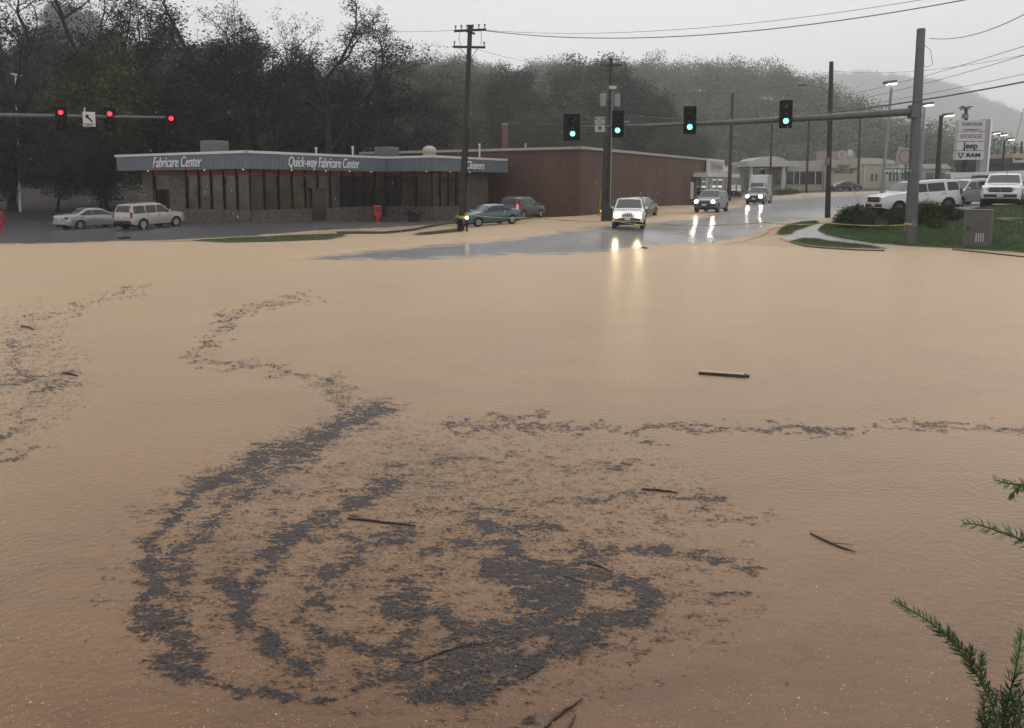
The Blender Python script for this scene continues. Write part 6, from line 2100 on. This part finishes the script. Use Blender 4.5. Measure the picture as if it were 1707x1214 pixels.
# ---------------------------------------------------------------- near evergreen sprays at the right edge
M_NEED = mat("yew_needle", (.022, .062, .020), .45, col2=(.045, .105, .032), vscale=60)
M_NEWN = mat("new_needle", (.10, .19, .05), .45, col2=(.16, .26, .08), vscale=60)
M_NST = mat("yew_stem", (.07, .06, .03), .7)
rb = P(1760, 1214, 1.42); rb.z = 0.0
yew = thing('yew_shrub', rb, 0, 'needled evergreen sprays reaching in at the lower right edge', 'shrub')
def spray(pts, Y, ln=.023, seed=1, step=.0011, tipfrac=.10, wn=.0023, depth_drift=0.0, taper=True, density=1.0):
    rng = random.Random(seed)
    W = [P(u, v, Y + depth_drift * i) - rb for i, (u, v) in enumerate(pts)]
    # resample
    fine = []
    for i in range(len(W) - 1):
        p0, p1, p2, p3 = W[max(i - 1, 0)], W[i], W[i + 1], W[min(i + 2, len(W) - 1)]
        for k in range(10):
            t_ = k / 10
            fine.append(.5 * ((2 * p1) + (p2 - p0) * t_ + (2 * p0 - 5 * p1 + 4 * p2 - p3) * t_ ** 2 + (-p0 + 3 * p1 - 3 * p2 + p3) * t_ ** 3))
    fine.append(W[-1])
    mb = MB()
    mb.tube(fine, [.0009 + .0018 * k / len(fine) for k in range(len(fine))], 6)
    st = mb.build('branch', M_NST, yew, 60)
    a_, b_2 = MB(), MB()
    tot = sum((fine[k + 1] - fine[k]).length for k in range(len(fine) - 1))
    s_ = 0.0; nxt = 0.0
    for k in range(len(fine) - 1):
        seg = fine[k + 1] - fine[k]; l = seg.length
        if l < 1e-6: continue
        d = -seg.normalized()        # towards the tip
        while nxt < s_ + l:
            p = fine[k] + seg * ((nxt - s_) / l)
            f = nxt / tot
            L_ = ln * (.55 + .45 * min(1, f * 7)) * rng.uniform(.75, 1.15)
            az = rng.uniform(0, 6.28)
            up = d.cross(Vector((0, 1, 0))).normalized()
            sd = d.cross(up)
            rad = up * math.cos(az) + sd * math.sin(az) * .6
            nd = (d * rng.uniform(.35, .8) + rad * rng.uniform(.7, 1.0)).normalized()
            wv = nd.cross(Vector((rng.gauss(0, 1), rng.gauss(0, 1), rng.gauss(0, 1)))).normalized() * wn / 2
            q1 = p + nd * L_ * .5; q2 = p + (nd + d * .25).normalized() * L_
            mb_ = a_ if f < tipfrac or rng.random() < .03 else b_2
            mb_.add([p - wv * .5, p + wv * .5, q1 + wv, q2, q1 - wv], [(0, 1, 2, 3, 4)])
            nxt += step * rng.uniform(.6, 1.4) / density
        s_ += l
    if b_2.v: b_2.build('needles', M_NEED, st)
    if a_.v: a_.build('new_needles', M_NEWN, st)
spray([(1490, 1001), (1520, 1018), (1560, 1045), (1595, 1078), (1620, 1110), (1642, 1150), (1660, 1195), (1672, 1260), (1700, 1400), (1760, 1700)], 1.30, seed=1)
spray([(1622, 1082), (1616, 1100), (1622, 1120)], 1.31, .017, seed=2, tipfrac=.0)
spray([(1640, 1090), (1634, 1115), (1640, 1145)], 1.29, .016, seed=3, tipfrac=.0)
spray([(1580, 1052), (1586, 1068), (1600, 1085)], 1.29, .014, seed=4, tipfrac=.0)
spray([(1703, 1048), (1699, 1085), (1691, 1125), (1681, 1165), (1672, 1210), (1672, 1270), (1700, 1400)], 1.34, seed=5, tipfrac=.22)
spray([(1722, 1130), (1700, 1165), (1690, 1205), (1684, 1260)], 1.32, seed=6, tipfrac=.05)
spray([(1645, 1160), (1640, 1185), (1650, 1240)], 1.28, .019, seed=7, tipfrac=0)
spray([(1632, 1190), (1640, 1215), (1655, 1260)], 1.28, .019, seed=8, tipfrac=0)
spray([(1668, 1150), (1672, 1180), (1668, 1240)], 1.33, seed=12, tipfrac=.0)
spray([(1705, 1175), (1700, 1205), (1702, 1260)], 1.30, seed=13, tipfrac=.0)
spray([(1655, 1200), (1664, 1225), (1680, 1280)], 1.27, .019, seed=14, tipfrac=0)
spray([(1606, 872), (1635, 876), (1665, 886), (1707, 901), (1760, 925), (1830, 990), (1840, 1300)], 1.25, seed=9, step=.0016, tipfrac=.14)
spray([(1658, 800), (1680, 806), (1707, 809), (1750, 815), (1850, 870), (1860, 1300)], 1.28, .020, seed=10, step=.0017, tipfrac=.10)
spray([(1686, 832), (1693, 818), (1712, 808)], 1.28, .012, seed=11, tipfrac=0)

# ---------------------------------------------------------------- falling raindrops near the lens and beyond
rng = np.random.default_rng(77)
n = 12000
ry = rng.uniform(2.5, 30, n) ** 1.0
ru, rv = rng.uniform(-60, 1760, n), rng.uniform(-40, 1250, n)
q_ = (VP0 - rv) / F
rz_ = HC + ry * (q_ * CP - SP) / (CP + q_ * SP)
rx_ = (ru - 853.5) / F * (ry * CP + (HC - rz_) * SP)
k = rz_ > .05
rx_, ry, rz_ = rx_[k], ry[k], rz_[k]
n = len(rx_)
w_ = rng.uniform(.0005, .0013, n)
h_ = w_ * rng.uniform(2, 5, n)
tilt = .12
V6 = np.stack([np.stack([rx_ + a * w_ + c_ * h_ * tilt, ry + b * w_, rz_ + c_ * h_], -1) for a, b, c_ in ((0, 0, 1), (1, 0, 0), (0, 1, 0), (-1, 0, 0), (0, -1, 0), (0, 0, -1))], 1).reshape(-1, 3)
bi = np.arange(n)[:, None] * 6
tri = np.concatenate([bi + np.array([f]) for f in ((0, 1, 2), (0, 2, 3), (0, 3, 4), (0, 4, 1), (5, 2, 1), (5, 3, 2), (5, 4, 3), (5, 1, 4))])
M_RAIN = mat("raindrop", (.75, .77, .80), .1)
o = np_mesh('raindrops', V6, tri, M_RAIN); tag(o, 'raindrops falling through the air in front of everything', 'rain', kind='stuff')

# ---------------------------------------------------------------- haze
hz = bpy.data.materials.new("rain_haze")
hz.use_nodes = True
N, L = hz.node_tree.nodes, hz.node_tree.links
for nn in list(N): N.remove(nn)
vo = N.new("ShaderNodeVolumePrincipled")
vo.inputs['Color'].default_value = (1, 1, 1, 1)
vo.inputs['Density'].default_value = .00068
vo.inputs['Anisotropy'].default_value = .6
ou = N.new("ShaderNodeOutputMaterial")
L.new(vo.outputs[0], ou.inputs['Volume'])
mb = MB(); mb.box((0, 1150, 225), (4400, 2400, 470))
o = mb.build('haze', hz); o['kind'] = 'stuff'; o['label'] = 'grey rain haze thickening with distance'
o.location = (0, 0, 0)
